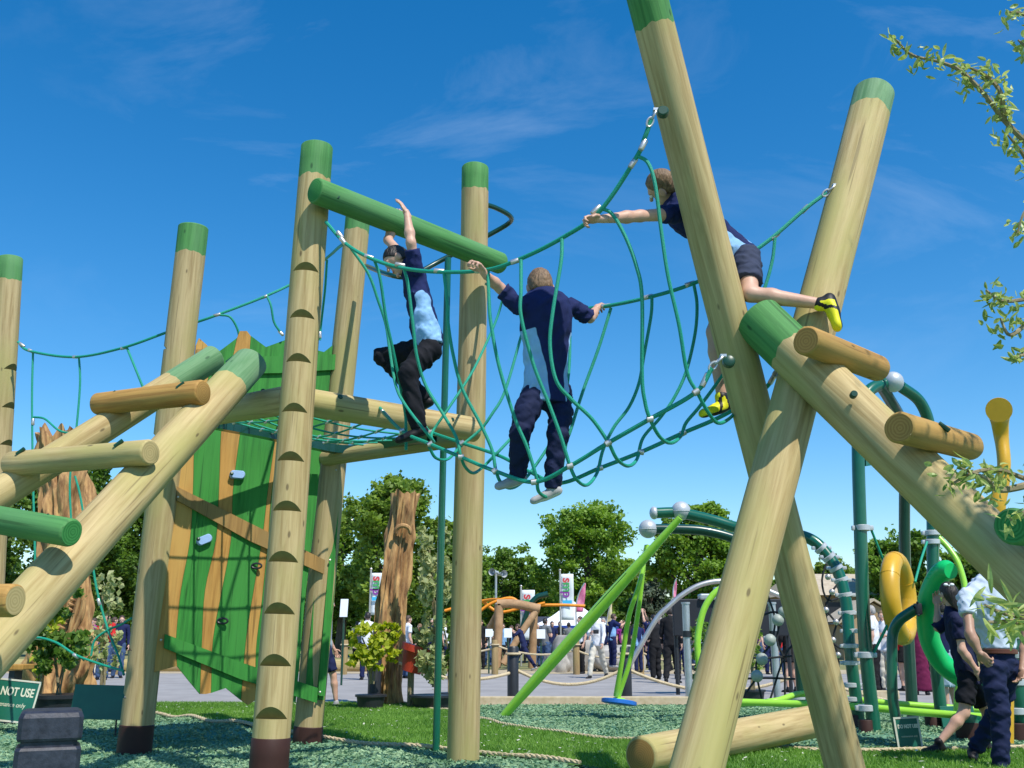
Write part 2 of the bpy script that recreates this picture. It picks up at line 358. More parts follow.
def ecap_(a, b, ra, rb, flat, front):
    a, b = A_(a), A_(b); d = b - a; L = max(float(d @ d), 1e-10); fr = A_(front); fr = fr - d * (fr @ d) / L; fr /= np.linalg.norm(fr)
    def f(p):
        w = p - a; h = np.clip(w @ d / L, 0, 1); w = w - h[:, None] * d; c = w @ fr; w = w + ((1 / flat - 1) * c)[:, None] * fr
        return (np.linalg.norm(w, axis=1) - (ra + (rb - ra) * h)) * .85
    return f, np.minimum(a, b) - max(ra, rb), np.maximum(a, b) + max(ra, rb)
def ell_(c, ax, rad):
    c = A_(c); Rm = np.array([A_(x) for x in ax]); rad = np.array(rad, dtype=np.float32)
    def f(p):
        q = (p - c) @ Rm.T / rad; k0 = np.linalg.norm(q, axis=1) + 1e-6; k1 = np.linalg.norm(q / rad, axis=1) + 1e-6; return k0 * (k0 - 1) / k1
    return f, c - rad.max(), c + rad.max()
def ground_field(prims, h, k=.02, cuts=(), subs=(), disp=None, pad=None):
    lo = np.min([q[1] for q in prims], 0) - (pad or 3 * h); hi = np.max([q[2] for q in prims], 0) + (pad or 3 * h)
    n = np.ceil((hi - lo) / h).astype(int) + 1
    g = np.stack(np.meshgrid(*[lo[i] + h * np.arange(n[i]) for i in range(3)], indexing='ij'), -1).astype(np.float32)
    F = np.full(tuple(n), 1.0, dtype=np.float32)
    for f, l, u in prims:
        m = 2 * h + 2.5 * k
        i0 = np.maximum(np.floor((l - m - lo) / h).astype(int), 0); i1 = np.minimum(np.ceil((u + m - lo) / h).astype(int) + 1, n)
        s = tuple(slice(a, b) for a, b in zip(i0, i1)); sub = g[s]; d = f(sub.reshape(-1, 3)).reshape(sub.shape[:3]); o = F[s]
        hh = np.clip(k - np.abs(o - d), 0, None) / k; F[s] = np.minimum(o, d) - hh * hh * k * .25
    flat = g.reshape(-1, 3); Fl = F.reshape(-1)
    if disp is not None: near = np.abs(Fl) < .06; Fl[near] += disp(flat[near])
    for f in subs: Fl = np.maximum(Fl, -f[0](flat))
    for c, nrm in cuts: Fl = np.maximum(Fl, (flat - A_(c)) @ A_(nrm))
    return surface_nets(Fl.reshape(F.shape), lo, h)
def folds(amp, seed, wl=.09, axis=None):
    r = np.random.default_rng(seed); ks = []
    for _ in range(5):
        d = r.normal(size=3)
        if axis is not None: d = d * .35 + np.array(axis[:]) * r.choice([-1, 1]) * .9
        d /= np.linalg.norm(d); ks.append((d * 2 * math.pi / (wl * r.uniform(.6, 1.7)), r.uniform(0, 6.28)))
    def f(p):
        w = np.zeros(len(p)); 
        for q, ph in ks: w += np.sin(p @ q + ph + 1.3 * np.sin(p @ q[::-1] * .6))
        return amp * w / 2.2
    return f
def fold2(amp, seed, wl, axis=None):
    a, b = folds(amp, seed, wl, axis), folds(amp * .42, seed + 77, wl * .42, axis)
    return lambda p: a(p) + b(p)
def relax(v, f, it=1):
    f = np.asarray(f); e = np.concatenate([f[:, [0, 1]], f[:, [1, 2]], f[:, [2, 3]], f[:, [3, 0]]]); e = np.concatenate([e, e[:, ::-1]])
    cnt = np.bincount(e[:, 0], minlength=len(v))[:, None]
    for _ in range(it):
        s = np.stack([np.bincount(e[:, 0], weights=v[e[:, 1], i], minlength=len(v)) for i in range(3)], 1); v = .4 * v + .6 * s / np.maximum(cnt, 1)
    return v

def hand_mesh(wr, d, n, side, s, curl, h, thumb_close=.5):
    """palm and four unequal fingers and a thumb; d fingers' way, n the way the palm faces, side the thumb's side"""
    d = Vector(d).normalized(); n = Vector(n); n = (n - d * n.dot(d)).normalized(); sd = Vector(side); sd = (sd - d * sd.dot(d) - n * sd.dot(n)).normalized()
    wr = Vector(wr); pr = [cap_(wr - d * .03 * s, wr + d * .02 * s, .026 * s, .027 * s), ell_(wr + d * .052 * s, (sd, d, n), (.042 * s, .052 * s, .017 * s))]
    for i, L in enumerate((.072, .080, .074, .058)):
        p = wr + d * (.082 + (.006, .01, .006, -.004)[i]) * s + sd * (.030 - .020 * i) * s; a = 0; fan = (.10, .02, -.06, -.14)[i]
        r = .0092 * s
        for j, fr in enumerate((.45, .31, .24)):
            a += curl * (.55, 1.0, .8)[j] * (1 + .06 * i); dr = (d * math.cos(a) + n * math.sin(a) + sd * fan).normalized()
            q = p + dr * L * fr * s; pr.append(cap_(p, q, r, r * .93)); p = q; r *= .92
    p = wr + d * .022 * s + sd * .030 * s; dr = (d * .62 + sd * .68 + n * (.25 + .5 * thumb_close)).normalized(); q = p + dr * .040 * s; pr.append(cap_(p, q, .014 * s, .011 * s))
    dr = (d * .75 + sd * (.45 - .5 * thumb_close) + n * (.2 + .7 * thumb_close)).normalized(); pr.append(cap_(q, q + dr * .034 * s, .0105 * s, .0085 * s))
    return ground_field(pr, h, k=.006 * s)

def person(name, label, J, s, cl, group=None, res=.012, hf=(0, 1, 0), hs=1.0, root=None, hands=None, girth=1.0):
    """J: joints in world space. cl: clothes. hf: where the face points"""
    T = thing(name, label, 'person', root if root is not None else J['pv'], group)
    sd_ = abs(hash(label)) if False else sum(ord(c) * (i + 3) for i, c in enumerate(label)) % 9999
    r_ = (J['shR'] - J['shL']).normalized(); up = ((J['shL'] + J['shR']) / 2 - J['pv']).normalized(); r_ = (r_ - up * r_.dot(up)).normalized(); fr = up.cross(r_)
    shm = (J['shL'] + J['shR']) / 2; g = girth; pv = J['pv']; nk = J['nk']
    hd = J['hd']; hu = (hd - nk).normalized() if 'hu' not in J else J['hu'].normalized(); hfv = Vector(hf); hfv = (hfv - hu * hfv.dot(hu)).normalized(); hr = hfv.cross(hu)
    k = s * hs
    wsh = (J['shR'] - J['shL']).length / 2
    def torso(x, low=0.0, hipx=0.0):
        return [ecap_(shm - up * .07 * s, pv + up * .16 * s, max(wsh * .80, .125 * s * g) + x, .124 * s * g + x + hipx * .7, .70, fr), ecap_(pv + up * .16 * s, pv + up * (.02 * s - low * 1.0 - (.12 * s if low else 0)), .124 * s * g + x + hipx * .7, .138 * s * g + x + hipx * 1.3, .74, fr),
                cap_(nk - up * .03 * s, J['shL'], .055 * s + x, .058 * s + x), cap_(nk - up * .03 * s, J['shR'], .055 * s + x, .058 * s + x)]
    arms = []
    for q in 'LR':
        sh, el, wr = J['sh' + q], J['el' + q], J['wr' + q]
        arms += [cap_(sh, el, .047 * s * g, .037 * s * g), cap_(el, el.lerp(wr, .35), .037 * s * g, .039 * s * g), cap_(el.lerp(wr, .35), wr, .039 * s * g, .027 * s * g)]
    legs = []
    lw = {'trousers': .82, 'skirt': 1.0}.get(cl.get('bot', 'trousers'), 1.0)
    for q in 'LR':
        hp, kn, an = J['hp' + q], J['kn' + q], J['an' + q]
        legs += [cap_(hp, hp.lerp(kn, .4), .074 * s * g * .85, .072 * s * g * lw), cap_(hp.lerp(kn, .4), kn, .072 * s * g * lw, .052 * s * g * lw), cap_(kn, kn.lerp(an, .3), .050 * s * g * lw, .054 * s * g * lw), cap_(kn.lerp(an, .3), an, .054 * s * g * lw, .034 * s * g)]
    head = [ell_(hd + hu * .02 * k - hfv * .01 * k, (hr, hfv, hu), (.074 * k, .092 * k, .096 * k)), ell_(hd + hfv * .024 * k - hu * .052 * k, (hr, hfv, hu), (.053 * k, .062 * k, .060 * k)),
            cap_(nk, hd - hu * .05 * k - hfv * .012 * k, .052 * s * max(1, g * .92), .046 * k), cap_(hd + hfv * .085 * k + hu * .012 * k, hd + hfv * .104 * k - hu * .02 * k, .008 * k, .014 * k),
            ell_(hd + hfv * .078 * k + hu * .03 * k, (hr, hfv, hu), (.05 * k, .013 * k, .010 * k)), ell_(hd + hfv * .080 * k - hu * .098 * k, (hr, hfv, hu), (.024 * k, .014 * k, .014 * k))]
    for q in (-1, 1): head.append(ell_(hd + hr * q * .077 * k - hfv * .004 * k - hu * .006 * k, ((hr + hfv * .3 * q).normalized(), (hfv - hr * .3 * q).normalized(), hu), (.012 * k, .021 * k, .033 * k)))
    bv, bf = ground_field(torso(-.022 * s) + arms + legs, res, k=.03 * s); bv = relax(bv, bf)
    hres = min(res, .0085) if res < .02 else .013
    subs = [ell_(hd + hfv * .093 * k + hr * q * .031 * k + hu * .008 * k, (hr, hfv, hu), (.016 * k, .013 * k, .011 * k)) for q in (-1, 1)]
    hv, hfc = ground_field(head, hres, k=.012 * k, subs=subs, cuts=[(nk - hu * .02 * s, -hu)])
    vs = [Vector(v) for v in bv]; fs = [tuple(f) for f in bf]; ms = [0] * len(fs)
    def app(v, f, mi=0):
        b = len(vs); vs.extend(Vector(x) for x in v); fs.extend(tuple(int(i) + b for i in q) for q in f); ms.extend([mi] * len(f))
    app(hv, hfc)
    mb = MB()
    for q in (-1, 1):
        c = hd + hfv * .080 * k + hr * q * .031 * k + hu * .008 * k; mb.ball(c, .0125 * k, 10); mb.m[-1] = 0
        app(mb.v, mb.f, 1); mb = MB(); mb.ball(c + hfv * .0085 * k, .0062 * k, 8); app(mb.v, mb.f, 2); mb = MB()
    mb.ball(hd + hfv * .082 * k - hu * .054 * k, (.024 * k, .010 * k, .008 * k), 10, rot=Matrix((hr, hfv, hu)).transposed()); app(mb.v, mb.f, 3)
    for q, sg in (('L', -1), ('R', 1)):
        hp = (hands or {}).get(q); wr, el = J['wr' + q], J['el' + q]
        if hp is None: hp = dict(d=(wr - el), n=-r_ * sg, side=fr, curl=.45)
        v, f = hand_mesh(wr, hp['d'], hp['n'], hp['side'], s * cl.get('hand', 1.02), hp.get('curl', .5), (.0048 if res < .016 else .0085) * max(.8, s), hp.get('th', .5)); app(v, f)
    obj('body', vs, fs, [M[cl.get('skin', 'skin')], M['eyew'], M['iris'], M['lip']], T, True, ms)
    # hair
    hr_ = cl.get('hair', 'short')
    if hr_ != 'bald':
        pr = [ell_(hd + hu * .026 * k - hfv * .014 * k, (hr, hfv, hu), (.080 * k, .099 * k, .101 * k)), ell_(hd - hfv * .055 * k - hu * .02 * k, (hr, hfv, hu), (.070 * k, .05 * k, .06 * k))]
        cuts = [(hd + hfv * .022 * k + hu * .014 * k, (hfv * .80 - hu * .60)), (hd - hu * .062 * k, -hu)]
        if hr_ == 'long': pr += [cap_(hd - hfv * .05 * k, hd - hfv * .075 * k - hu * .24 * k, .075 * k, .05 * k)]; cuts = cuts[:1]
        v, f = ground_field(pr, min(hres, .008) if res < .02 else .012, k=.02 * k, cuts=cuts, disp=folds(.0022 * k, sd_, .022)); v = relax(v, f)
        obj('hair', v, f, M[cl.get('hairm', 'hair_brown')], T)
    # upper garment
    cm_ = cl['top']; sl_ = cl.get('sleeve', 'short'); pr = torso(.012 * s, low=cl.get('hem', .06) * s, hipx=cl.get('flare', .010) * s); cuts = []
    v, f = ground_field(pr + [cap_(nk - up * .02 * s, nk + (hd - nk) * .16, .064 * s, .058 * s)], res, k=.035 * s, disp=fold2(.0080 * s, sd_ + 1, .13 * s), cuts=[(pv + up * (-.045 - cl.get('hem', .06)) * s, -up)])
    vv = [tuple(x) for x in relax(v, f)]; ff = [tuple(int(i) for i in q) for q in f]
    for q in 'LR':
        if sl_ == 'none': continue
        sh, el, wr = J['sh' + q], J['el' + q], J['wr' + q]; a = (el - sh).normalized()
        if sl_ == 'short':
            e = sh + a * (.175 * s); pr2 = [cap_(sh - a * .01, e + a * .04 * s, .064 * s * g, .072 * s)]; ct = [(e, a + Vector((0, 0, -.15)))]
        else:
            a2 = (wr - el).normalized(); pr2 = [cap_(sh, el, .063 * s * g, .054 * s), cap_(el, wr + a2 * .03 * s, .054 * s, .043 * s)]; ct = [(wr, a2)]
        v2, f2 = ground_field(pr2, res, k=.03 * s, disp=fold2(.006 * s, sd_ + 5, .07 * s), cuts=ct); v2 = relax(v2, f2)
        b = len(vv); vv += [tuple(x) for x in v2]; ff += [tuple(int(i) + b for i in t) for t in f2]
    va = np.array(vv); nt_ = len(v); x = np.abs((va - A_(pv)) @ A_(r_)); z = (va - A_(pv)) @ A_(up); zt = (shm - pv).length
    pn = np.minimum(x - (cl.get('pw', .088) or 9) * s + .25 * np.clip(zt * .35 - z, -9, .1), zt * .72 - z - .4 * (x - .15 * s)); pn[nt_:] = -1
    if cl.get('pw', .088) is None: pn[:] = -1
    obj(cl.get('topname', 'shirt'), vv, ff, cm_, T, True, attrs={'panel': pn})
    # lower garment
    bt = cl.get('bot', 'trousers'); pr = [ecap_(pv + up * .09 * s, pv, .128 * s * g, .142 * s * g, .74, fr)]; cuts = [(pv + up * .10 * s, up)]
    if bt == 'skirt':
        e = (J['knL'] + J['knR']) / 2; e = pv.lerp(e, cl.get('len', 1.05)); pr.append(ecap_(pv, e, .145 * s * g, .20 * s * g, .8, fr)); cuts.append((e, (e - pv).normalized()))
        v, f = ground_field(pr, res, k=.03 * s, disp=folds(.008 * s, sd_ + 9, .07 * s), cuts=cuts)
    else:
        fs2 = []
        vall = []; 
        for q in 'LR':
            hp, kn, an = J['hp' + q], J['kn' + q], J['an' + q]
            if bt == 'shorts':
                e = hp.lerp(kn, cl.get('len', .68)); a = (kn - hp).normalized(); p2 = [cap_(hp, e + a * .05 * s, .096 * s * g, .092 * s * g)]; ct = [(e, a)]
            else:
                a = (an - kn).normalized(); p2 = [cap_(pv.lerp(hp, .9), hp.lerp(kn, .45), .096 * s * g, .088 * s * g), cap_(hp.lerp(kn, .45), kn, .088 * s * g, .074 * s * g), cap_(kn, an + a * .03 * s, .074 * s * g, .062 * s * g)]; ct = [(an + a * .025 * s, a)]
            p3 = p2 + [ecap_(pv + up * .09 * s, pv, .118 * s * g, .130 * s * g, .76, fr)]
            v2, f2 = ground_field(p3, res, k=.03 * s, disp=fold2(.0085 * s, sd_ + ord(q), .11 * s, (kn - hp).normalized()), cuts=ct + cuts)
            v2 = relax(v2, f2); b = len(vall); vall += [tuple(x) for x in v2]; fs2 += [tuple(int(i) + b for i in t) for t in f2]
        v, f = vall, fs2
    vz = np.array([tuple(x) for x in v]); pb = np.full(len(vz), -1.0)
    obj({'skirt': 'skirt', 'shorts': 'shorts'}.get(bt, 'trousers'), v, f, cl['botm'], T, True, attrs={'panel': pb})
    if 'belt' in cl:
        mb = MB(); pts = []
        for i in range(33):
            a = 2 * math.pi * i / 32; pts.append(pv + up * .085 * s + r_ * math.cos(a) * .150 * s * g + fr * math.sin(a) * .116 * s * g)
        for q in range(-1, 2): mb.tube([p + up * q * .011 * s for p in pts], .009 * s, 6, cap=False)
        mb.build('belt', cl['belt'], T)
    # shoes
    for q in 'LR':
        an, kn, to = J['an' + q], J['kn' + q], J['to' + q]; fz = cl.get('foot', 1.0) * s; d = (to - an).normalized(); sh_ = (kn - an).normalized()
        u = (sh_ - d * sh_.dot(d)); u = u.normalized() if u.length > .1 else Vector((0, 0, 1)); d = (d + u * .22).normalized(); u = (u - d * u.dot(d)).normalized()
        H = an - u * .050 * fz - d * .025 * fz; Te = H + d * .185 * fz; w = d.cross(u)
        pr = [ecap_(H, H + d * .10 * fz, .040 * fz, .043 * fz, .9, u), ecap_(H + d * .08 * fz, Te, .045 * fz, .043 * fz, .72, u), cap_(an - u * .03 * fz, an + u * .012 * fz, .045 * fz, .043 * fz)]
        v, f = ground_field(pr, min(res, .009) if res < .02 else .014, k=.02 * fz, cuts=[(H - u * .038 * fz, -u)]); v = relax(v, f)
        va = np.array([tuple(x) for x in v]); pn = -((va - A_(H)) @ A_(u)) - .018 * fz
        if cl.get('flash'):
            pn = np.maximum(pn, np.where(((va - A_(H)) @ A_(d)) < .03 * fz, .01, -1) * 1.0); dd_ = (va - A_(H)) @ A_(d) + ((va - A_(H)) @ A_(u)) * .6; pn = np.where((dd_ > .075 * fz) & (dd_ < .100 * fz), .01, pn)
        obj('shoe', v, f, cl['shoe'], T, True, attrs={'panel': pn})
    return T

def stance(x, y, rz, H=1.72, walk=0.0, arms='down', lean=0.0, z=0.0, nod=0.0):
    """standing or walking joints on the ground at x, y, facing rz (0 = away from the viewer, +Y)"""
    s = H / 1.75; Rz = Matrix.Rotation(rz, 3, 'Z'); O = Vector((x, y, z)); J = {}
    L = lambda a, b, c: O + Rz @ (Vector((a, b, c)) * s)
    ln = lean
    J['pv'] = L(0, 0, .95); J['nk'] = L(0, .01 + ln * .5, 1.49 - ln * .08); J['hd'] = L(0, .03 + ln * .62, 1.625 - ln * .12)
    for q, g in (('L', -1), ('R', 1)):
        w = walk * g; J['sh' + q] = L(g * .175, ln * .45, 1.42 - ln * .07); J['hp' + q] = L(g * .085, 0, .92)
        J['kn' + q] = L(g * .09, w * .24 + .03, .50); J['an' + q] = L(g * .10, w * .42 - (.06 if w < 0 else 0), .085 + (.06 if w < 0 else 0)); J['to' + q] = J['an' + q] + Rz @ (Vector((g * .03, .18, -.06 - (.06 if w < 0 else 0))) * s)
        ar = arms[0 if g < 0 else 1] if isinstance(arms, tuple) else arms
        if ar == 'down': J['el' + q] = L(g * .23, -.02 + ln * .4 - w * .12, 1.14); J['wr' + q] = L(g * .245, .07 + ln * .45 - w * .22, .90)
        elif ar == 'hold': J['el' + q] = L(g * .23, .04 + ln * .4, 1.15); J['wr' + q] = L(g * .08, .27 + ln * .4, 1.20)
        elif ar == 'hip': J['el' + q] = L(g * .34, -.06, 1.18); J['wr' + q] = L(g * .17, .05, 1.0)
        elif ar == 'up': J['el' + q] = L(g * .26, .12, 1.60); J['wr' + q] = L(g * .16, .18, 1.86)
        elif ar == 'reach': J['el' + q] = L(g * .22, .22, 1.33); J['wr' + q] = L(g * .15, .46, 1.44)
        elif ar == 'face': J['el' + q] = L(g * .25, .2, 1.25); J['wr' + q] = L(g * .09, .18, 1.5)
    return J, s, Rz @ Vector((0, 1, -nod))
# ------------------------------------------------------------ ground, path, lawn
def sheet(name, pts, z, m, parent=None, sub=1, kind='structure'):
    o = obj(name, [Vector((p[0], p[1], z)) for p in pts], [tuple(range(len(pts)))], m, parent, False)
    o['kind'] = kind; return o
M['earth'] = noise_mat('dry_field_grass', (.16, .15, .055), (.30, .25, .12), scale=.35, rough=.95, detail=9, c3=(.20, .20, .07))
M['tarmac'] = noise_mat('pale_tarmac', (.24, .23, .225), (.34, .325, .315), scale=1.1, rough=.92, bump=.15, detail=10)
M['mulch'] = noise_mat('green_rubber_mulch', (.055, .145, .07), (.20, .33, .19), scale=38, rough=.9, bump=.8, detail=8, c3=(.10, .25, .165))
M['lawn'] = noise_mat('lawn_base', (.035, .11, .015), (.09, .20, .03), scale=12, rough=.95, bump=.5, detail=8)
M['sandy'] = noise_mat('sandy_verge', (.33, .26, .16), (.50, .42, .28), scale=1.5, rough=.95, detail=8)
sheet('ground', [(-900, -300), (900, -300), (900, 1800), (-900, 1800)], 0.0, M['earth'])
sheet('path', [(-90, 15.5), (90, 15.5), (90, 29.5), (-90, 33.5)], .004, M['tarmac'])
sheet('verge', [(-90, 33.4), (90, 29.4), (90, 33.2), (-90, 37.0)], .008, M['sandy'])
def hump(x, y):
    return .05 * np.sin(x * .7 + 1.2) * np.sin(y * .9) + .035 * np.sin(x * 1.9 + y * 1.1) + .02 * np.sin(x * 3.3 - y * 2.7)
# rubber mulch surface: a gently humped sheet with a far edge that follows the kerb
nx, ny = 150, 110; X = np.linspace(-13, 14, nx); vs, fs = [], []
far = np.interp(X, [-13, -1.2, -.6, 14], [15.2, 15.2, 16.7, 16.9])
for i in range(nx):
    for j in range(ny):
        t = j / (ny - 1); y = -3 + t * (far[i] + 3); e = min(1, (1 - t) * 8); vs.append((X[i], y, .03 + max(0, hump(X[i], y)) * e * (.5 if y < 11 else 1.0)))
for i in range(nx - 1):
    for j in range(ny - 1): a = i * ny + j; fs.append((a, a + ny, a + ny + 1, a + 1))
tag(obj('play_surface', vs, fs, M['mulch'], smooth=True), kind='structure')
def mz(x, y):
    fr_ = np.interp(x, [-13, -1.2, -.6, 14], [15.2, 15.2, 16.7, 16.9]); e = np.clip((1 - (y + 3) / (fr_ + 3)) * 8, 0, 1)
    return .03 + np.maximum(0, hump(x, y)) * e * np.where(y < 11, .5, 1.0)
lawn_px = [(90, 706), (402, 706), (455, 719), (512, 731), (580, 741), (650, 748), (800, 755), (1100, 757)]
lawn_fr = [(1100, 830), (760, 800), (560, 769), (440, 756), (256, 738), (150, 717), (90, 711)]
lp = [G(*p) for p in lawn_px] + [G(*p) for p in lawn_fr]; lawn_poly = np.array([(p.x, p.y) for p in lp])
def inside(poly, x, y):
    c = np.zeros(len(x), dtype=bool); n = len(poly)
    for i in range(n):
        x1, y1 = poly[i]; x2, y2 = poly[(i + 1) % n]
        m = ((y1 > y) != (y2 > y)) & (x < (x2 - x1) * (y - y1) / (y2 - y1 + 1e-12) + x1); c ^= m
    return c
# lawn as a fine sheet clipped to its outline, laid over the humps
g = .14; xs = np.arange(lawn_poly[:, 0].min(), lawn_poly[:, 0].max(), g); ys = np.arange(lawn_poly[:, 1].min(), lawn_poly[:, 1].max(), g)
cx_, cy_ = np.meshgrid(xs, ys, indexing='ij'); ins = inside(lawn_poly, cx_.ravel() + g / 2, cy_.ravel() + g / 2).reshape(cx_.shape)
def lz(x, y): return mz(x, y) + .022
idx = {}; vs, fs = [], []
def vid(i, j):
    if (i, j) not in idx: x, y = xs[0] + i * g, ys[0] + j * g; idx[(i, j)] = len(vs); vs.append((x, y, float(lz(np.array([x]), np.array([y]))[0])))
    return idx[(i, j)]
for i in range(len(xs)):
    for j in range(len(ys)):
        if ins[i, j]: fs.append((vid(i, j), vid(i + 1, j), vid(i + 1, j + 1), vid(i, j + 1)))
tag(obj('lawn', vs, fs, M['lawn'], smooth=True), kind='structure')
M['blade'] = leaf_mat('grass_blades', (.09, .22, .025), (.24, .43, .07), trans=.35, scale=.9)
M['chip'] = leaf_mat('mulch_chips', (.085, .195, .095), (.33, .47, .27), trans=0.0, scale=1.3, rough=.8)
def blades(name, n, poly, hgt, wid, m):
    lo, hi = poly.min(0), poly.max(0); hi = np.minimum(hi, [8.5, 99]); lo = np.maximum(lo, [-6.5, 6.8]); x = rng.uniform(lo[0], hi[0], n * 3); y = rng.uniform(lo[1], hi[1], n * 3); k = inside(poly, x, y); x, y = x[k][:n], y[k][:n]; n = len(x)
    a = rng.uniform(0, 6.28, n); h = hgt * rng.uniform(.5, 1.2, n); z = lz(x, y) - .004; w = wid * rng.uniform(.6, 1.2, n)
    dx, dy = np.cos(a) * w, np.sin(a) * w; lx, ly = rng.normal(0, .45, n) * h, rng.normal(0, .45, n) * h
    Vv = np.stack([np.stack([x - dx, y - dy, z], 1), np.stack([x + dx, y + dy, z], 1), np.stack([x + lx, y + ly, z + h], 1)], 1)
    return tag(fast_mesh(name, Vv, 3, m), kind='stuff')
blades('grass', 130000, lawn_poly, .038, .006, M['blade'])
def chips(name, n, m):
    y = 5.2 + 11.4 * rng.uniform(0, 1, n) ** .75; x = rng.uniform(-.62, .62, n) * y * 1.05; k = ~inside(lawn_poly, x, y) & (y < np.interp(x, [-13, -1.2, -.6, 14], [15.1, 15.1, 16.6, 16.8])); x, y = x[k], y[k]; n = len(x)
    z = mz(x, y) + rng.uniform(.002, .022, n); u = rng.normal(size=(n, 3)); u[:, 2] *= .35; u /= np.linalg.norm(u, axis=1)[:, None]; w = rng.normal(size=(n, 3)); w[:, 2] *= .6
    w = np.cross(u, w); w /= np.linalg.norm(w, axis=1)[:, None]; L = rng.uniform(.010, .026, n)[:, None]; W = rng.uniform(.003, .008, n)[:, None]; c = np.stack([x, y, z], 1)
    Vv = np.stack([c - u * L - w * W, c + u * L - w * W, c + u * L + w * W, c - u * L + w * W], 1)
    return tag(fast_mesh(name, Vv, 4, m), kind='stuff')
chips('rubber_chips', 150000, M['chip'])
n_ = 900; x_ = rng.uniform(-6, 8, n_ * 4); y_ = rng.uniform(7, 17, n_ * 4); k_ = inside(lawn_poly, x_, y_); x_, y_ = x_[k_][:n_], y_[k_][:n_]; z_ = lz(x_, y_) + .030; c_ = np.stack([x_, y_, z_], 1); u_ = rng.normal(size=c_.shape) * [1, 1, .4] * .010; w_ = np.cross(u_, [0, 0, 1.0]) * .6
tag(fast_mesh('fallen_petals', np.stack([c_ - u_, c_ - w_, c_ + u_, c_ + w_], 1), 4, M['signedge']), kind='stuff')
# rope edging between turf and mulch
def twisted(name, pts, r, m, parent=None, label=None, cat=None, group=None):
    mb = MB(); pts = smooth_path(pts, 10); L = 0; strands = [[], [], []]
    for i, p in enumerate(pts):
        if i: L += (p - pts[i - 1]).length
        t = (pts[min(i + 1, len(pts) - 1)] - pts[max(i - 1, 0)]).normalized(); n_ = t.cross(Vector((0, 0, 1))).normalized(); b = t.cross(n_)
        for s_ in range(3):
            a = L / (r * 7) * 6.283 + s_ * 2.094; strands[s_].append(p + (n_ * math.cos(a) + b * math.sin(a)) * r * .5)
    for s_ in strands: mb.tube(s_, r * .62, 6)
    o = mb.build(name, m, parent); return tag(o, label, cat, group)
def dense(pts, step):
    o = [pts[0]]
    for a, b in zip(pts, pts[1:]):
        n = max(1, int((b - a).length / step)); o += [a.lerp(b, (i + 1) / n) for i in range(n)]
    return o
def edging(pxs, label):
    p = smooth_path([G(*q) for q in pxs], 12); p = [Vector((q.x, q.y, float(mz(np.array([q.x]), np.array([q.y]))[0]) + .035)) for q in dense(p, .04)]
    mb = MB(); L = 0; st = [[], [], []]; r = .022
    for i, q in enumerate(p):
        if i: L += (q - p[i - 1]).length
        t = (p[min(i + 1, len(p) - 1)] - p[max(i - 1, 0)]).normalized(); n_ = t.cross(Vector((0, 0, 1))).normalized(); b = t.cross(n_)
        for s_ in range(3):
            a = L / .20 * 6.283 + s_ * 2.094; st[s_].append(q + (n_ * math.cos(a) + b * math.sin(a)) * r * .5)
    for s_ in st: mb.tube(s_, r * .6, 6)
    return tag(mb.build('edging_rope', M['hrope']), label, 'rope', 'rope edging round the turf')
edging([(400, 706), (430, 713), (470, 723), (512, 731), (570, 740), (640, 748), (768, 754), (840, 758), (950, 756), (1080, 756)], 'thick hemp rope laid along the far edge of the turf')
edging([(90, 709), (150, 717), (200, 729), (256, 738), (340, 748), (440, 756), (500, 762), (580, 772)], 'thick hemp rope laid along the near edge of the turf')

# ------------------------------------------------------------ logs
def frame_of(p0, p1, toward=Vector((0, -1, 0))):
    z = (p1 - p0).normalized(); x = toward - z * toward.dot(z); x.normalize(); y = z.cross(x)
    return Matrix.Translation(p0) @ Matrix((x, y, z)).transposed().to_4x4()
def logmesh(z0, z1, L, r0, r1, seed, be0, be1, n=36):
    rr = random.Random(seed); ph = [rr.uniform(0, 6.28) for _ in range(6)]
    def rad(a, z):
        t = z / L; r = r0 + (r1 - r0) * t
        return r * (1 + .016 * math.sin(2 * a + ph[0] + z * .5) + .012 * math.sin(3 * a + ph[1] - z * .9) + .010 * math.sin(z * 2.3 + ph[2]) + .006 * math.sin(5 * a + z * 3 + ph[3]))
    zs = []; b = .016; m = max(2, int((z1 - z0) / .12))
    if be0: zs += [(z0, .86, 1), (z0 + b * .35, .95, 0)]
    for i in range(m + 1):
        z = z0 + (z1 - z0) * i / m
        if be0 and i == 0: z += b
        if be1 and i == m: z -= b
        zs.append((z, 1.0, 0))
    if be1: zs += [(z1 - b * .35, .95, 0), (z1, .86, 1)]
    bend = lambda z: (.006 * math.sin(z * 1.1 + ph[4]), .006 * math.sin(z * .8 + ph[5]))
    vs = []
    for z, k, _ in zs:
        bx, by = bend(z)
        for i in range(n): a = 2 * math.pi * i / n; r = rad(a, z) * k; dz = (.009 * math.sin(3 * a + ph[0]) + .006 * math.sin(7 * a + ph[1]) + .005 * math.sin(13 * a + ph[2])) if ((not be0 and z == zs[0][0]) or (not be1 and z == zs[-1][0])) else 0; vs.append((bx + r * math.cos(a), by + r * math.sin(a), z + dz))
    fs, ms = [], []
    for j in range(len(zs) - 1):
        for i in range(n): k = (i + 1) % n; fs.append((j * n + i, j * n + k, (j + 1) * n + k, (j + 1) * n + i)); ms.append(0)
    fs.append(tuple(range(n - 1, -1, -1))); ms.append(1); fs.append(tuple((len(zs) - 1) * n + i for i in range(n))); ms.append(1)
    return vs, fs, ms
_ls = [0]
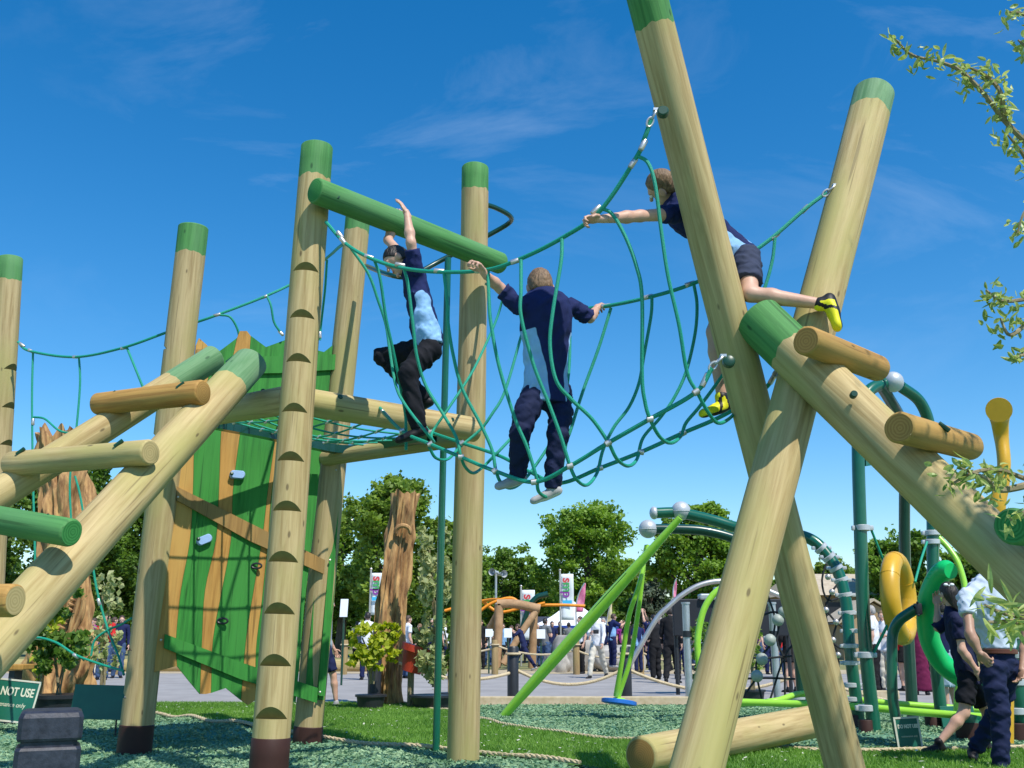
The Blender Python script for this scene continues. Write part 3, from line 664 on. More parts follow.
def log(name, p0, p1, r0, r1, parent, side='pine', end='pine_end', top=None, bottom=None, boot=None, label=None, notches=None, face=None, topmat='gstain', topend='green_end'):
    """a round log; top / bottom: length of a painted end; boot: length of a brown foot"""
    _ls[0] += 1; sd = _ls[0] * 13; L = (p1 - p0).length; Fm = frame_of(p0, p1, face or Vector((0, -1, 0)))
    z0 = bottom or ((boot - .05) if boot else 0); z1 = L - (top or 0)
    v, f, m = logmesh(z0, z1, L, r0, r1, sd, not (bottom or boot), not top)
    o = obj(name, v, f, [M[side], M[end]], parent, True, m, frame=Fm, sharp=35)
    if label: o['label'] = label
    if notches:
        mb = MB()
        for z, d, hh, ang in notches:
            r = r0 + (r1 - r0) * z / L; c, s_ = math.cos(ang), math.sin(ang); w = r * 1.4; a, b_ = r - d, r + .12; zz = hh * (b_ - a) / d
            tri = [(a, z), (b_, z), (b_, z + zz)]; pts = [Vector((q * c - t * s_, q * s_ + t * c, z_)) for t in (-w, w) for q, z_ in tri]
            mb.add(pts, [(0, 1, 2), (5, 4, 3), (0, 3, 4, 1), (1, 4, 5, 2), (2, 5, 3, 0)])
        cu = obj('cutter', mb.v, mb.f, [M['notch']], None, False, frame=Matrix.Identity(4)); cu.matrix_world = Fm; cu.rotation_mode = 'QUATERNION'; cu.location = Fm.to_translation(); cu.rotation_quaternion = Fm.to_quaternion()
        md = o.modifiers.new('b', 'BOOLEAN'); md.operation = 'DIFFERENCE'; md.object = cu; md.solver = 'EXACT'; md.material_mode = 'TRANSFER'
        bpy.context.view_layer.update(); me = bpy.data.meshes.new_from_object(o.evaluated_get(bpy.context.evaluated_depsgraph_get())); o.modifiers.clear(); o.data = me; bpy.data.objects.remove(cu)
        me.polygons.foreach_set('use_smooth', [True] * len(me.polygons)); me.set_sharp_from_angle(angle=R(30))
    if top:
        v, f, m = logmesh(L - top, L, L, r0, r1, sd, False, True); child_local('painted_end', v, f, [M[topmat], M[topend]], o, m)
    if bottom:
        v, f, m = logmesh(0, bottom, L, r0, r1, sd, True, False); child_local('painted_end', v, f, [M[topmat], M[topend]], o, m)
    if boot:
        v, f, m = logmesh(0, boot, L, r0 * 1.035, r1 * 1.035, sd, True, True); child_local('boot', v, f, [M['boot'], M['boot']], o, m)
    return o
def child_local(name, v, f, mats, parent, m=None):
    me = bpy.data.meshes.new(name); me.from_pydata([tuple(q) for q in v], [], [tuple(q) for q in f])
    for q in mats: me.materials.append(q)
    if m: me.polygons.foreach_set('material_index', m)
    me.polygons.foreach_set('use_smooth', [True] * len(me.polygons)); me.update(); me.set_sharp_from_angle(angle=R(35))
    return link(bpy.data.objects.new(name, me), parent)
def ground_down(top, low, z=0.0):
    """carry the line top -> low on to height z"""
    d = low - top; return top + d * ((z - top.z) / d.z)
def bolts(parent, lst):
    """dark caps: (px, py, Y, radius, way)"""
    for px, py, Y, r, n in lst:
        c = P(px, py, Y); n = Vector(n).normalized(); mb = MB(); mb.tube([c - n * .03, c + n * .006, c + n * .012], [r, r, r * .8], 14); mb.build('bolt_cap', M['bolt'], parent)

# ---- left tower
F = thing('climbing_frame', 'tall log climbing tower with green and amber slatted wall, net deck and ladder', 'climbing frame', tuple(G(266, 790)))
pA0 = ground_down(P(318, 143, 7.5), P(268, 768, 7.5)); pA1 = P(318, 146, 7.5); LA = (pA1 - pA0).length
def zof(p0, p1, Y, py):
    z = P(300, py, Y).z; return (z - p0.z) / (p1.z - p0.z) * (p1 - p0).length
nt = [(zof(pA0, pA1, 7.4, y), .052, .075, 0.12) for y in (271, 318, 362, 412, 461, 511, 562, 614, 666, 719)]
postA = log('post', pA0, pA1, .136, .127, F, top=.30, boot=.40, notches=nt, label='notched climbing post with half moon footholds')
pB0 = ground_down(P(475, 165, 9.1), P(464, 755, 9.1)); postB = log('post', pB0, P(475, 167, 9.1), .136, .134, F, 'pine2', top=.27, boot=.07)
pC0 = ground_down(P(193, 223, 9.8), P(135, 745, 9.8)); pC1 = P(193, 227, 9.8)
nt = [(zof(pC0, pC1, 9.8, y), .05, .05, a) for y, a in ((352, -1.4), (440, -1.4), (651, -1.4), (698, -1.4))]
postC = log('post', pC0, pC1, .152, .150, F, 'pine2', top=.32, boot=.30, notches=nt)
pD0 = ground_down(P(358, 214, 10.6), P(307, 742, 10.6)); postD = log('post', pD0, P(358, 212, 10.6), .145, .142, F, 'pine2', top=.25, boot=.22)
pE0 = ground_down(P(10, 256, 11), P(-17, 700, 11)); pE1 = P(10, 258, 11)
nt = [(zof(pE0, pE1, 11, y), .055, .07, 1.45) for y in (372, 410, 447, 490)]
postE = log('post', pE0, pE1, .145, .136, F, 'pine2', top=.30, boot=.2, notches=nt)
log('beam', P(314, 190, 7.22), P(501, 264, 8.85), .104, .104, F, 'gstain', 'green_end', label='green stained beam across the top')
log('beam', P(296, 401, 7.85), P(476, 430, 8.75), .118, .110, F, 'pine'); log('beam', P(292, 399, 7.85), P(203, 414, 8.95), .118, .112, F, 'pine')
log('beam', P(325, 458, 10.5), P(462, 437, 9.35), .085, .085, F, 'pine2'); 
# ladder of two rails and rungs
r1a, r1b = P(251, 363, 8.0), P(-20, 656, 5.5); log('rail', ground_down(r1a, r1b, .05), r1a, .150, .142, F, 'pine', top=.42, topmat='gfade', topend='gfade')
r2a, r2b = P(215, 357, 8.25), P(0, 492, 7.0); log('rail', ground_down(r2a, r2b, .05), r2a, .122, .112, F, 'pine', top=.50, topmat='gfade', topend='gfade')
log('rung', P(204, 393, 7.20), P(97, 405, 7.55), .094, .086, F, 'amber', 'amber_end'); log('rung', P(150, 453, 6.52), P(11, 464, 7.05), .088, .092, F, 'pine')
log('rung', P(73, 532, 5.76), P(-70, 507, 6.2), .082, .082, F, 'gstain', 'green_end'); log('rung', P(15, 601, 5.18), P(-140, 600, 5.4), .082, .082, F, 'amber', 'pine_end')
bolts(F, [(337, 197, 7.28, .022, (.1, -1, .15)), (485, 256, 8.65, .024, (.1, -1, .15)), (263, 391, 8.2, .02, (0, -1, .1)), (340, 397, 7.95, .022, (.0, -1, .1)), (452, 420, 8.5, .022, (0, -1, .1))])
for px, py, Y in ((112, 393, 7.43), (180, 384, 7.18), (20, 450, 6.92), (118, 442, 6.55), (44, 517, 5.82), (229, 359, 7.85)):
    mb = MB(); c = P(px, py, Y); mb.tube([c + Vector((-.02, 0, -.03)), c + Vector((.03, 0, .012))], .014, 8); mb.build('bolt_cap', M['bolt'], F)
# wall of planks between two posts
W0, W1, W2 = P(160, 662, 9.75), P(196, 358, 9.85), P(322, 690, 10.45)
wn_ = (W1 - W0).cross(W2 - W0).normalized()
if wn_.y > 0: wn_ = -wn_
camp = Vector((0, 0, CAM_H))
def onw(px, py, off=0.0):
    d = P(px, py, 10) - camp; t = (W0 + wn_ * off - camp).dot(wn_) / d.dot(wn_); return camp + d * t
edges = [[(196, 345), (190, 400), (184, 434), (176, 490), (168, 540), (162, 590), (157, 640), (154, 672)],
         [(214, 355), (203, 400), (195, 434), (193, 490), (190, 540), (181, 590), (176, 640), (177, 666)],
         [(237, 338), (226, 390), (221, 434), (219, 490), (216, 540), (205, 590), (202, 640), (200, 694)],
         [(251, 336), (246, 390), (240, 434), (233, 490), (231, 540), (222, 590), (213, 640), (211, 693)],
         [(288, 339), (283, 390), (276, 434), (268, 490), (262, 540), (252, 600), (246, 640), (241, 700)],
         [(297, 336), (290, 390), (281, 434), (272, 490), (268, 540), (262, 600), (256, 650), (256, 700)],
         [(316, 350), (311, 400), (305, 450), (300, 510), (292, 560), (285, 610), (280, 660), (277, 690)],
         [(333, 345), (328, 400), (322, 450), (316, 510), (310, 560), (304, 610), (300, 660), (296, 702)]]
tops = [[(199, 338), (207, 345)], [(225, 347)], [(240, 331), (247, 331)], [(266, 347)], [(292, 334)], [(306, 342)], [(324, 352)]]
bots = [[(166, 669)], [(189, 681)], [(206, 694)], [(226, 688)], [(248, 705)], [(266, 690)], [(287, 702)]]
def plank(poly_px, off, th, m, name='plank', parent=None, holes=()):
    a = [onw(x, y, off) for x, y in poly_px]; b = [p - wn_ * th for p in a]; n = len(a); fs = [tuple(range(n)), tuple(range(2 * n - 1, n - 1, -1))]
    for i in range(n): k = (i + 1) % n; fs.append((i, i + n, k + n, k))
    c = sum(a, Vector()) / n; up_ = (W1 - W0).normalized(); Fm = Matrix.Translation(c) @ Matrix((wn_.cross(up_), wn_, up_)).transposed().to_4x4(); inv = Fm.inverted()
    o = obj(name, [inv @ p for p in a + b], fs, m, parent or F, False, frame=Fm)
    for hx, hy, w, h_, an in holes:
        mb = MB(); hc = inv @ onw(hx, hy, 0); pts = []
        for i in range(20):
            t = 2 * math.pi * i / 20; x = math.cos(t) * h_ + math.copysign(w - h_, math.cos(t)); z = math.sin(t) * h_; pts.append((x * math.cos(an) - z * math.sin(an), x * math.sin(an) + z * math.cos(an)))
        vsx = [hc + Vector((x, .2, z)) for x, z in pts] + [hc + Vector((x, -.2, z)) for x, z in pts]
        fx = [tuple(range(20)), tuple(range(39, 19, -1))] + [(i, i + 20, (i + 1) % 20 + 20, (i + 1) % 20) for i in range(20)]
        cu = obj('cutter', vsx, fx, m, None, False, frame=Fm)
        bm = bmesh.new(); bm.from_mesh(cu.data); bmesh.ops.recalc_face_normals(bm, faces=bm.faces); bm.to_mesh(cu.data); bm.free()
        bm = bmesh.new(); bm.from_mesh(o.data); bmesh.ops.recalc_face_normals(bm, faces=bm.faces); bm.to_mesh(o.data); bm.free()
        md = o.modifiers.new('b', 'BOOLEAN'); md.operation = 'DIFFERENCE'; md.object = cu; md.solver = 'EXACT'
        bpy.context.view_layer.update(); me = bpy.data.meshes.new_from_object(o.evaluated_get(bpy.context.evaluated_depsgraph_get())); o.modifiers.clear(); o.data = me; bpy.data.objects.remove(cu)
    return o
def sm2(e): return [(p.x, p.y) for p in smooth_path([Vector((a, b, 0)) for a, b in e], 4)]
se = [sm2(e) for e in edges]
for i in range(7):
    col = M['oplank'] if i in (0, 2, 4, 6) and i != 6 else M['gplank']
    if i == 5: col = M['gplank']
    if i == 6: col = M['gplank']
    lft = [(x + .15, y) for x, y in se[i]]; rgt = [(x - .15, y) for x, y in se[i + 1]]
    poly = lft + bots[i] + rgt[::-1] + tops[i][::-1]
    hl = []
    plank(poly, .004 * (i % 2), .032, col, holes=hl)
# battens across the wall
plank([(176, 486), (250, 523), (325, 560), (324, 574), (250, 541), (177, 500)], .034, .028, M['brail'], 'batten')
plank([(165, 634), (240, 662), (318, 688), (317, 703), (240, 679), (164, 648)], .036, .028, M['gplank'], 'batten')
plank([(213, 357), (280, 356), (346, 354), (345, 369), (280, 373), (213, 374)], .036, .030, M['gplank'], 'batten')
plank([(197, 349), (203, 349), (199, 372), (193, 372)], .03, .05, M['brail'], 'batten')
plank([(333, 350), (352, 336), (349, 420), (341, 520), (330, 640), (324, 700), (305, 700), (310, 640), (321, 520), (329, 420)], -.045, .032, M['gplank'])
plank([(341, 352), (347, 352), (338, 520), (325, 696), (318, 696), (332, 520)], .012, .05, M['gplank'], 'batten')
M['paleblue_hold'] = plain('pale_blue_hold', (.30, .46, .74), rough=.45)
for px, py, an in ((237, 475, -.05), (204, 540, -.5)):
    hc = onw(px, py, .004); ux = wn_.cross((W1 - W0).normalized()); uz = (W1 - W0).normalized(); vx = []
    for lay, (sc_, off) in enumerate(((1, 0), (1.0, .035), (.85, .05))):
        for i in range(20):
            t = 2 * math.pi * i / 20; x = math.cos(t) * .036 * sc_ + math.copysign(.040 * sc_, math.cos(t)); z = math.sin(t) * .042 * sc_; vx.append(hc + ux * (x * math.cos(an) - z * math.sin(an)) + uz * (x * math.sin(an) + z * math.cos(an)) + wn_ * off)
    obj('climbing_hold', vx, [(l * 20 + i, l * 20 + (i + 1) % 20, l * 20 + 20 + (i + 1) % 20, l * 20 + 20 + i) for l in (0, 1) for i in range(20)] + [tuple(range(40, 60)), tuple(range(19, -1, -1))], M['paleblue_hold'], F, True, sharp=40)
    mb = MB(); mb.ball(hc + ux * -.062 * (-1) + wn_ * .045, .02, 8); mb.build('bolt_cap', M['bolt'], F)
for px, py in ((257, 566), (223, 621)):
    mb = MB(); c = onw(px, py, .02); 
    for a in range(9): pass
    ring = [c + Vector((math.cos(t) * .05, -.012, math.sin(t) * .025)) for t in [i * math.pi * 2 / 14 for i in range(15)]]; mb.tube(ring, .010, 7, cap=False); mb.build('hand_grip', M['black'], F)
for px, py in ((178, 497), (186, 357), (346, 362), (352, 520), (161, 640), (320, 692), (336, 470), (330, 560)):
    mb = MB(); mb.ball(onw(px, py, .045) if px < 340 else onw(px, py, .03), .012, 8); mb.build('bolt_head', M['ferrule'], F)
# deck: rim and net
rim = smooth_path([P(*q) for q in ((186, 419, 9.35), (218, 425, 9.4), (260, 433, 9.7), (297, 441, 10.0), (335, 449, 10.25), (368, 449, 10.15), (400, 442, 9.7), (432, 437, 9.1))], 6)
mb = MB(); zz = Vector((0, 0, 1))
for i in range(len(rim) - 1):
    a, b = rim[i], rim[i + 1]; t = (b - a).normalized(); n_ = Vector((-t.y, t.x, 0)).normalized() * .05; h_ = Vector((0, 0, .042))
    mb.add([a - n_ - h_, a + n_ - h_, a + n_ + h_, a - n_ + h_, b - n_ - h_, b + n_ - h_, b + n_ + h_, b - n_ + h_], [(0, 1, 5, 4), (1, 2, 6, 5), (2, 3, 7, 6), (3, 0, 4, 7)])
mb.build('deck_rim', M['dgreen2'], F, False)
Lc, Fc, Rc, Bc = P(192, 416, 9.3), P(296, 405, 7.95), P(440, 433, 8.8), P(350, 447, 10.15)
def quad(u, v):
    p = Lc.lerp(Fc, u).lerp(Bc.lerp(Rc, u), v); return p - Vector((0, 0, .10 * math.sin(math.pi * u) * math.sin(math.pi * v)))
mb = MB()
for k in range(1, 6):
    q = k / 6; mb.tube([quad(i / 14, q) for i in range(15)], .009, 7); mb.tube([quad(q, i / 14) for i in range(15)], .009, 7)
for i in range(7):
    for j in range(1, 6):
        p = quad(i / 6, j / 6); mf = MB(); mf.tube([p + Vector((-.024, 0, -.01)), p + Vector((.024, 0, .01))], .015, 8); mf.build('net_clip', M['ferrule'], F)
mb.build('deck_net', M['rope'], F)
# sliding pole and its hoop
mb = MB(); mb.tube(smooth_path([P(*q) for q in ((480, 203, 9.25), (496, 208, 9.4), (510, 216, 9.6), (509, 223, 9.8), (487, 236, 9.85), (440, 261, 9.8), (410, 276, 9.6), (390, 275, 9.6), (366, 266, 10.3))], 8), .026, 10)
mb.build('hoop', M['dgreen2'], F)
q0 = P(448, 258, 9.75); q1 = ground_down(q0, P(436, 752, 9.9), .02); mb = MB(); mb.tube([q1, q1.lerp(q0, .5), q0], .034, 12); mb.build('sliding_pole', M['dgreen'], F)

# ------------------------------------------------------------ crossed logs on the right
Xf = thing('crossed_log_frame', 'pair of crossed leaning logs with a stepped climbing log, right foreground', 'log frame', tuple(G(700, 800)))
l1, l0 = P(644, -10, 5.45), P(845, 768, 6.95); log('post', ground_down(l1, l0, -.02), l1, .130, .124, Xf, 'pine', top=.24, label='log leaning to the left with a painted green top')
k1, k0 = P(874, 93, 6.75), P(698, 768, 5.3); log('post', ground_down(k1, k0, -.02), k1, .133, .146, Xf, 'pine', top=.24, topmat='gfade', label='log leaning to the right with a faded green top')
c1, c0 = P(757, 318, 6.0), P(985, 536, 5.2); log('climbing_log', ground_down(c1, c0, -.02), c1, .150, .150, Xf, 'pine', top=.34)
log('rung', P(806, 341, 5.38), P(878, 370, 6.05), .085, .080, Xf, 'amber', 'amber_end'); log('rung', P(900, 428, 5.02), P(972, 448, 5.6), .085, .078, Xf, 'amber', 'amber_end')
log('rung', P(1012, 525, 4.55), P(1090, 535, 5.05), .085, .08, Xf, 'gstain', 'green_end')
g0 = P(640, 757, 8.2); g1 = P(813, 721, 10.4); log('ground_log', g0, g1, .148, .150, Xf, 'pine', 'amber_end', label='log lying on the mulch behind the crossed logs')
bolts(Xf, [(663, 111, 5.36, .034, (-.1, -1, .1)), (729, 361, 5.93, .038, (-.1, -1, .1)), (771, 324, 5.83, .032, (-.1, -1, .3)), (854, 394, 5.42, .02, (-.1, -1, .1))])
mb = MB(); c = P(945, 427, 5.2); mb.tube([c + Vector((-.03, 0, .02)), c + Vector((.02, 0, -.02))], .014, 8); mb.build('bolt_cap', M['bolt'], Xf)

# ------------------------------------------------------------ rope bridge
B = thing('rope_bridge', 'green rope bridge slung between the log tower and the crossed logs', 'rope bridge', tuple(P(520, 480, 6.5)))
ROPE_R = .0115
def rope(lst, y0=None, y1=None, name='rope', r=ROPE_R, parent=None, per=8):
    mb = MB(); pts = smooth_path(PP(lst, y0, y1), per); mb.tube(pts, r, 8); mb.build(name, M['rope'], parent or B); return pts
def ferr(lst, parent=None, L=.040, r=.0175):
    for px, py, Y, an in lst:
        c = P(px, py, Y); d = Vector((math.cos(an), 0, -math.sin(an))); mb = MB(); mb.tube([c - d * L * .9, c - d * L * .8, c + d * L * .8, c + d * L * .9], [r * .85, r, r, r * .85], 10); mb.build('ferrule', M['ferrule'], parent or B)
NR = [(326, 222, 7.35), (345, 243, 7.2), (370, 258, 7.0), (402, 268, 6.8), (441, 272, 6.5), (486, 270, 6.25), (520, 259, 6.05), (562, 238, 5.85), (600, 211, 5.68), (636, 158, 5.52), (645, 137, 5.45), (651, 120, 5.42)]
FR = [(486, 284, 8.95), (505, 292, 8.5), (526, 302, 7.9), (560, 309, 7.3), (600, 307, 6.95), (650, 297, 6.7), (692, 284, 6.55), (730, 266, 6.45), (768, 241, 6.4), (805, 209, 6.38), (826, 193, 6.38)]
AR = [(378, 406, 8.2), (402, 431, 7.4), (430, 444, 7.1), (461, 457, 6.85), (495, 471, 6.6), (534, 482, 6.35), (570, 466, 6.15), (608, 443, 6.0), (650, 419, 5.85), (696, 392, 5.72), (712, 368, 5.68)]
BR_ = [(424, 424, 8.3), (431, 432, 8.0), (462, 443, 7.7), (500, 456, 7.4), (530, 472, 7.1), (560, 483, 6.9), (600, 468, 6.7), (641, 452, 6.55), (683, 433, 6.45), (722, 416, 6.4), (760, 393, 6.35), (777, 374, 6.3)]
for q in (NR, FR): rope(q, name='handrail_rope', r=.0140)
for q in (AR, BR_): rope(q, name='floor_rope', r=.0140)
loops = [
 [(350, 247, 7.17), (368, 273, 7.2), (378, 300, 7.25), (386, 325, 7.3), (390, 352, 7.3), (396, 386, 7.25), (406, 406, 7.2), (429, 436, 7.05), (434, 442, 7.6), (432, 433, 7.95), (448, 409, 8.0), (471, 374, 8.2), (485, 346, 8.4), (497, 318, 8.5), (504, 294, 8.5)],
 [(374, 259, 6.98), (380, 278, 7.0), (386, 318, 7.1), (393, 350, 7.2), (399, 380, 7.3), (405, 412, 7.4), (406, 430, 7.4), (406, 450, 7.4)],
 [(404, 269, 6.78), (408, 285, 6.8), (413, 325, 6.85), (417, 357, 6.9), (426, 386, 6.95), (443, 414, 6.9), (456, 437, 6.85), (461, 457, 6.84), (466, 468, 6.95), (474, 473, 7.1), (484, 466, 7.4), (492, 458, 7.4), (500, 450, 7.4), (517, 432, 7.5)],
 [(429, 447, 7.1), (436, 458, 7.2), (448, 459, 7.5), (461, 446, 7.7), (480, 430, 7.75), (492, 414, 7.75), (505, 391, 7.8), (520, 340, 7.9), (526, 318, 7.9), (527, 303, 7.9)],
 [(444, 273, 6.48), (447, 300, 6.5), (448, 322, 6.52), (453, 354, 6.55), (462, 388, 6.6), (480, 423, 6.6), (492, 450, 6.6), (496, 471, 6.6), (502, 484, 6.65), (512, 488, 6.8), (524, 480, 7.0), (538, 462, 7.1), (552, 440, 7.15), (560, 420, 7.2), (568, 380, 7.25), (570, 340, 7.3), (569, 309, 7.25)],
 [(488, 271, 6.24), (489, 300, 6.22), (491, 324, 6.22), (499, 366, 6.24), (514, 416, 6.28), (527, 447, 6.3), (536, 476, 6.33), (539, 492, 6.4), (550, 496, 6.6), (560, 478, 6.85), (566, 444, 6.85), (571, 429, 6.85), (583, 391, 6.9), (599, 347, 6.9), (611, 308, 6.9)],
 [(521, 260, 6.03), (521, 290, 6.0), (521, 316, 6.0), (533, 363, 6.05), (549, 404, 6.08), (561, 437, 6.1), (570, 466, 6.14), (577, 480, 6.2), (587, 485, 6.4), (597, 473, 6.65), (603, 450, 6.7), (614, 427, 6.7), (629, 407, 6.7), (639, 383, 6.7), (644, 355, 6.7), (651, 316, 6.7), (652, 297, 6.68)],
 [(562, 239, 5.84), (561, 262, 5.82), (553, 310, 5.82), (550, 345, 5.84), (556, 380, 5.86), (571, 399, 5.9), (592, 419, 5.95), (608, 442, 6.0), (617, 459, 6.1), (628, 466, 6.3), (637, 459, 6.5), (643, 438, 6.55), (660, 418, 6.55), (674, 398, 6.55), (686, 372, 6.55), (695, 334, 6.55), (697, 305, 6.55), (694, 285, 6.54)],
 [(600, 208, 5.68), (612, 214, 5.66), (625, 236, 5.64), (636, 265, 5.64), (642, 297, 5.66), (642, 375, 5.76), (645, 402, 5.8), (650, 419, 5.84), (660, 437, 5.95), (671, 443, 6.15), (681, 436, 6.4), (686, 423, 6.43), (700, 406, 6.4), (722, 376, 6.4), (745, 340, 6.4), (763, 293, 6.4), (772, 262, 6.4), (775, 238, 6.39)],
 [(638, 156, 5.51), (648, 163, 5.48), (655, 184, 5.47), (661, 229, 5.5), (668, 276, 5.54), (679, 325, 5.6), (687, 372, 5.68), (697, 392, 5.72), (708, 412, 5.8), (718, 423, 5.95), (730, 418, 6.2), (742, 404, 6.36)]]
for lp_ in loops: rope(lp_, name='loop_rope')
ferr([(340, 235, 7.25, .9), (343, 241, 7.2, .9), (369, 257, 7.02, .35), (400, 265, 6.82, .2), (439, 271, 6.52, .1), (480, 271, 6.27, .0), (516, 261, 6.06, -.35), (633, 163, 5.53, -1.0), (596, 210, 5.69, -.75), (643, 145, 5.46, -1.1), (498, 288, 8.65, .45), (606, 306, 6.93, -.1), (648, 297, 6.71, -.25), (690, 284, 6.56, -.3), (775, 236, 6.4, -.7), (805, 209, 6.39, -.75)])
for px, py, Y in ((402, 431, 7.4), (430, 444, 7.1), (461, 457, 6.85), (495, 471, 6.6), (534, 482, 6.35), (570, 466, 6.15), (608, 443, 6.0), (650, 419, 5.85), (696, 392, 5.72), (431, 432, 8.0), (462, 443, 7.7), (560, 483, 6.9), (600, 468, 6.7), (641, 452, 6.55), (683, 433, 6.45)):
    ferr([(px, py, Y - .01, random.uniform(-.6, .3))], L=.022, r=.020)
ferr([(705, 380, 5.7, -1.1), (773, 378, 6.3, -1.0), (385, 414, 8.0, .8)], L=.05)
def shackle(c, d, parent):
    d = d.normalized(); mb = MB(); n_ = Vector((.3, -1, 0)).normalized(); u = d.cross(n_).normalized()
    pts = [c + d * (.032 * math.cos(t)) + u * (.018 * math.sin(t)) for t in [i * 2 * math.pi / 16 for i in range(17)]]; mb.tube(pts, .007, 7, cap=False)
    c2 = c + d * .052; pts = [c2 + d * (.032 * math.cos(t)) + n_ * (.018 * math.sin(t)) for t in [i * 2 * math.pi / 16 for i in range(17)]]; mb.tube(pts, .007, 7, cap=False); mb.box(c2 + d * .036, (.035, .035, .015)); mb.build('shackle', M['steel'], parent)
for (a, b, Y) in (((650, 122), (655, 112), 5.42), ((826, 193), (832, 188), 6.37), ((713, 366), (720, 359), 5.68), ((777, 373), (786, 366), 6.28)): shackle(P(*a, Y), P(*b, Y) - P(*a, Y), B)

# ------------------------------------------------------------ side net on the left
Nt = thing('rope_net', 'slack green rope netting hung beside the ladder at far left', 'rope net', tuple(P(60, 500, 10.5)))
rope([(18, 342, 10.8), (30, 351, 10.7), (75, 357, 10.4), (122, 348, 10.1), (165, 333, 10.0), (197, 322, 10.0), (217, 315, 10.0), (266, 296, 10.1), (300, 279, 10.2), (328, 257, 9.6), (338, 248, 8.6), (345, 243, 7.4)], name='handrail_rope', parent=Nt, r=.0145)
for l_ in ([(33, 353, 10.7), (32, 400, 10.7), (33, 480, 10.7), (35, 560, 10.7), (34, 640, 10.7)], [(79, 357, 10.4), (80, 385, 10.4), (76, 432, 10.4), (70, 478, 10.4), (71, 520, 10.4)], [(127, 348, 10.1), (136, 370, 10.0), (146, 395, 10.0)],
          [(34, 417, 10.7), (45, 419, 10.65), (60, 431, 10.5), (76, 433, 10.4), (92, 433, 10.3)], [(220, 315, 10.0), (230, 317, 10.0), (237, 328, 10.05), (240, 340, 10.1)], [(267, 296, 10.1), (271, 306, 10.1), (274, 322, 10.15), (281, 333, 10.2)], [(327, 260, 9.6), (325, 290, 9.8), (321, 325, 10.1), (320, 340, 10.1)],
          [(75, 476, 10.4), (80, 495, 10.4), (86, 530, 10.4), (92, 562, 10.4), (98, 595, 10.4), (108, 630, 10.4), (118, 655, 10.3), (124, 675, 10.2)], [(14, 648, 10.6), (34, 638, 10.6), (55, 642, 10.5), (76, 655, 10.4), (100, 664, 10.3), (124, 671, 10.1)], [(91, 656, 10.4), (95, 640, 10.4), (108, 630, 10.4), (120, 625, 10.3), (132, 618, 10.2)]):
    rope(l_, name='net_rope', parent=Nt, r=.0120)
ferr([(22, 345, 10.75, .6), (31, 351, 10.7, .5), (76, 357, 10.4, 0), (124, 348, 10.1, -.2), (217, 315, 10.0, -.3), (264, 297, 10.1, -.35), (33, 422, 10.7, 1.5), (76, 433, 10.4, 0), (38, 638, 10.6, .1), (76, 656, 10.4, .5), (99, 602, 10.4, 1.2), (281, 333, 10.2, .8), (320, 335, 10.1, 1.5)], parent=Nt, L=.04)
# ------------------------------------------------------------ children on the bridge
M['kit'] = two_mat('navy_and_sky_shirt', (.010, .018, .085), (.25, .46, .74))
M['kit_navy'] = two_mat('navy_shirt', (.010, .018, .085), (.010, .018, .085))
M['black_tr'] = two_mat('black_trousers', (.008, .009, .014), (.008, .009, .014))
M['navy_tr'] = two_mat('navy_trousers', (.008, .014, .050), (.008, .014, .050))
M['grey_sh'] = two_mat('slate_shorts', (.035, .045, .085), (.035, .045, .085))
M['shoe_black'] = two_mat('black_shoe', (.010, .010, .012), (.03, .03, .035), rough=.5)
M['shoe_white'] = two_mat('white_grey_trainer', (.36, .36, .37), (.66, .65, .62), rough=.6)
M['shoe_yellow'] = two_mat('yellow_trainer', (.75, .72, .02), (.015, .015, .018), rough=.5)
kids = 'children climbing on the rope bridge'
# boy seen from behind on the floor ropes
J = dict(pv=P(546, 392, 6.62), nk=P(542, 303, 6.55), hd=P(540, 288, 6.58), shL=P(518, 306, 6.42), shR=P(573, 307, 6.70), elL=P(500, 288, 6.38), wrL=P(484, 273, 6.24),
         elR=P(590, 318, 6.78), wrR=P(597, 308, 6.92), hpL=P(532, 395, 6.55), hpR=P(562, 395, 6.70), knL=P(520, 432, 6.45), knR=P(558, 434, 6.52), anL=P(518, 474, 6.60), anR=P(552, 486, 6.55), toL=P(494, 487, 6.6), toR=P(532, 500, 6.56))
rp = (P(486, 270, 6.25) - P(441, 272, 6.5)).normalized(); rp2 = (P(611, 308, 6.9) - P(590, 308, 7.0)).normalized()
person('person', 'boy with his back to us, arms spread, standing on the bridge floor ropes', J, .85, dict(top=M['kit'], bot='trousers', botm=M['navy_tr'], shoe=M['shoe_white'], hairm='hair_sandy', hem=.045, flare=.050, hand=1.15, pw=.110, foot=1.02), kids, res=.0105, hf=(-.15, 1, -.1), hs=1.30,
       hands=dict(L=dict(d=J['wrL'] - J['elL'] + Vector((0, 0, .06)), n=Vector((-.3, .2, -1)), side=Vector((.1, 1, .2)), curl=1.0), R=dict(d=Vector((.15, .6, .35)), n=Vector((.5, .1, -.8)), side=Vector((-1, .2, 0)), curl=1.0)), girth=1.08)
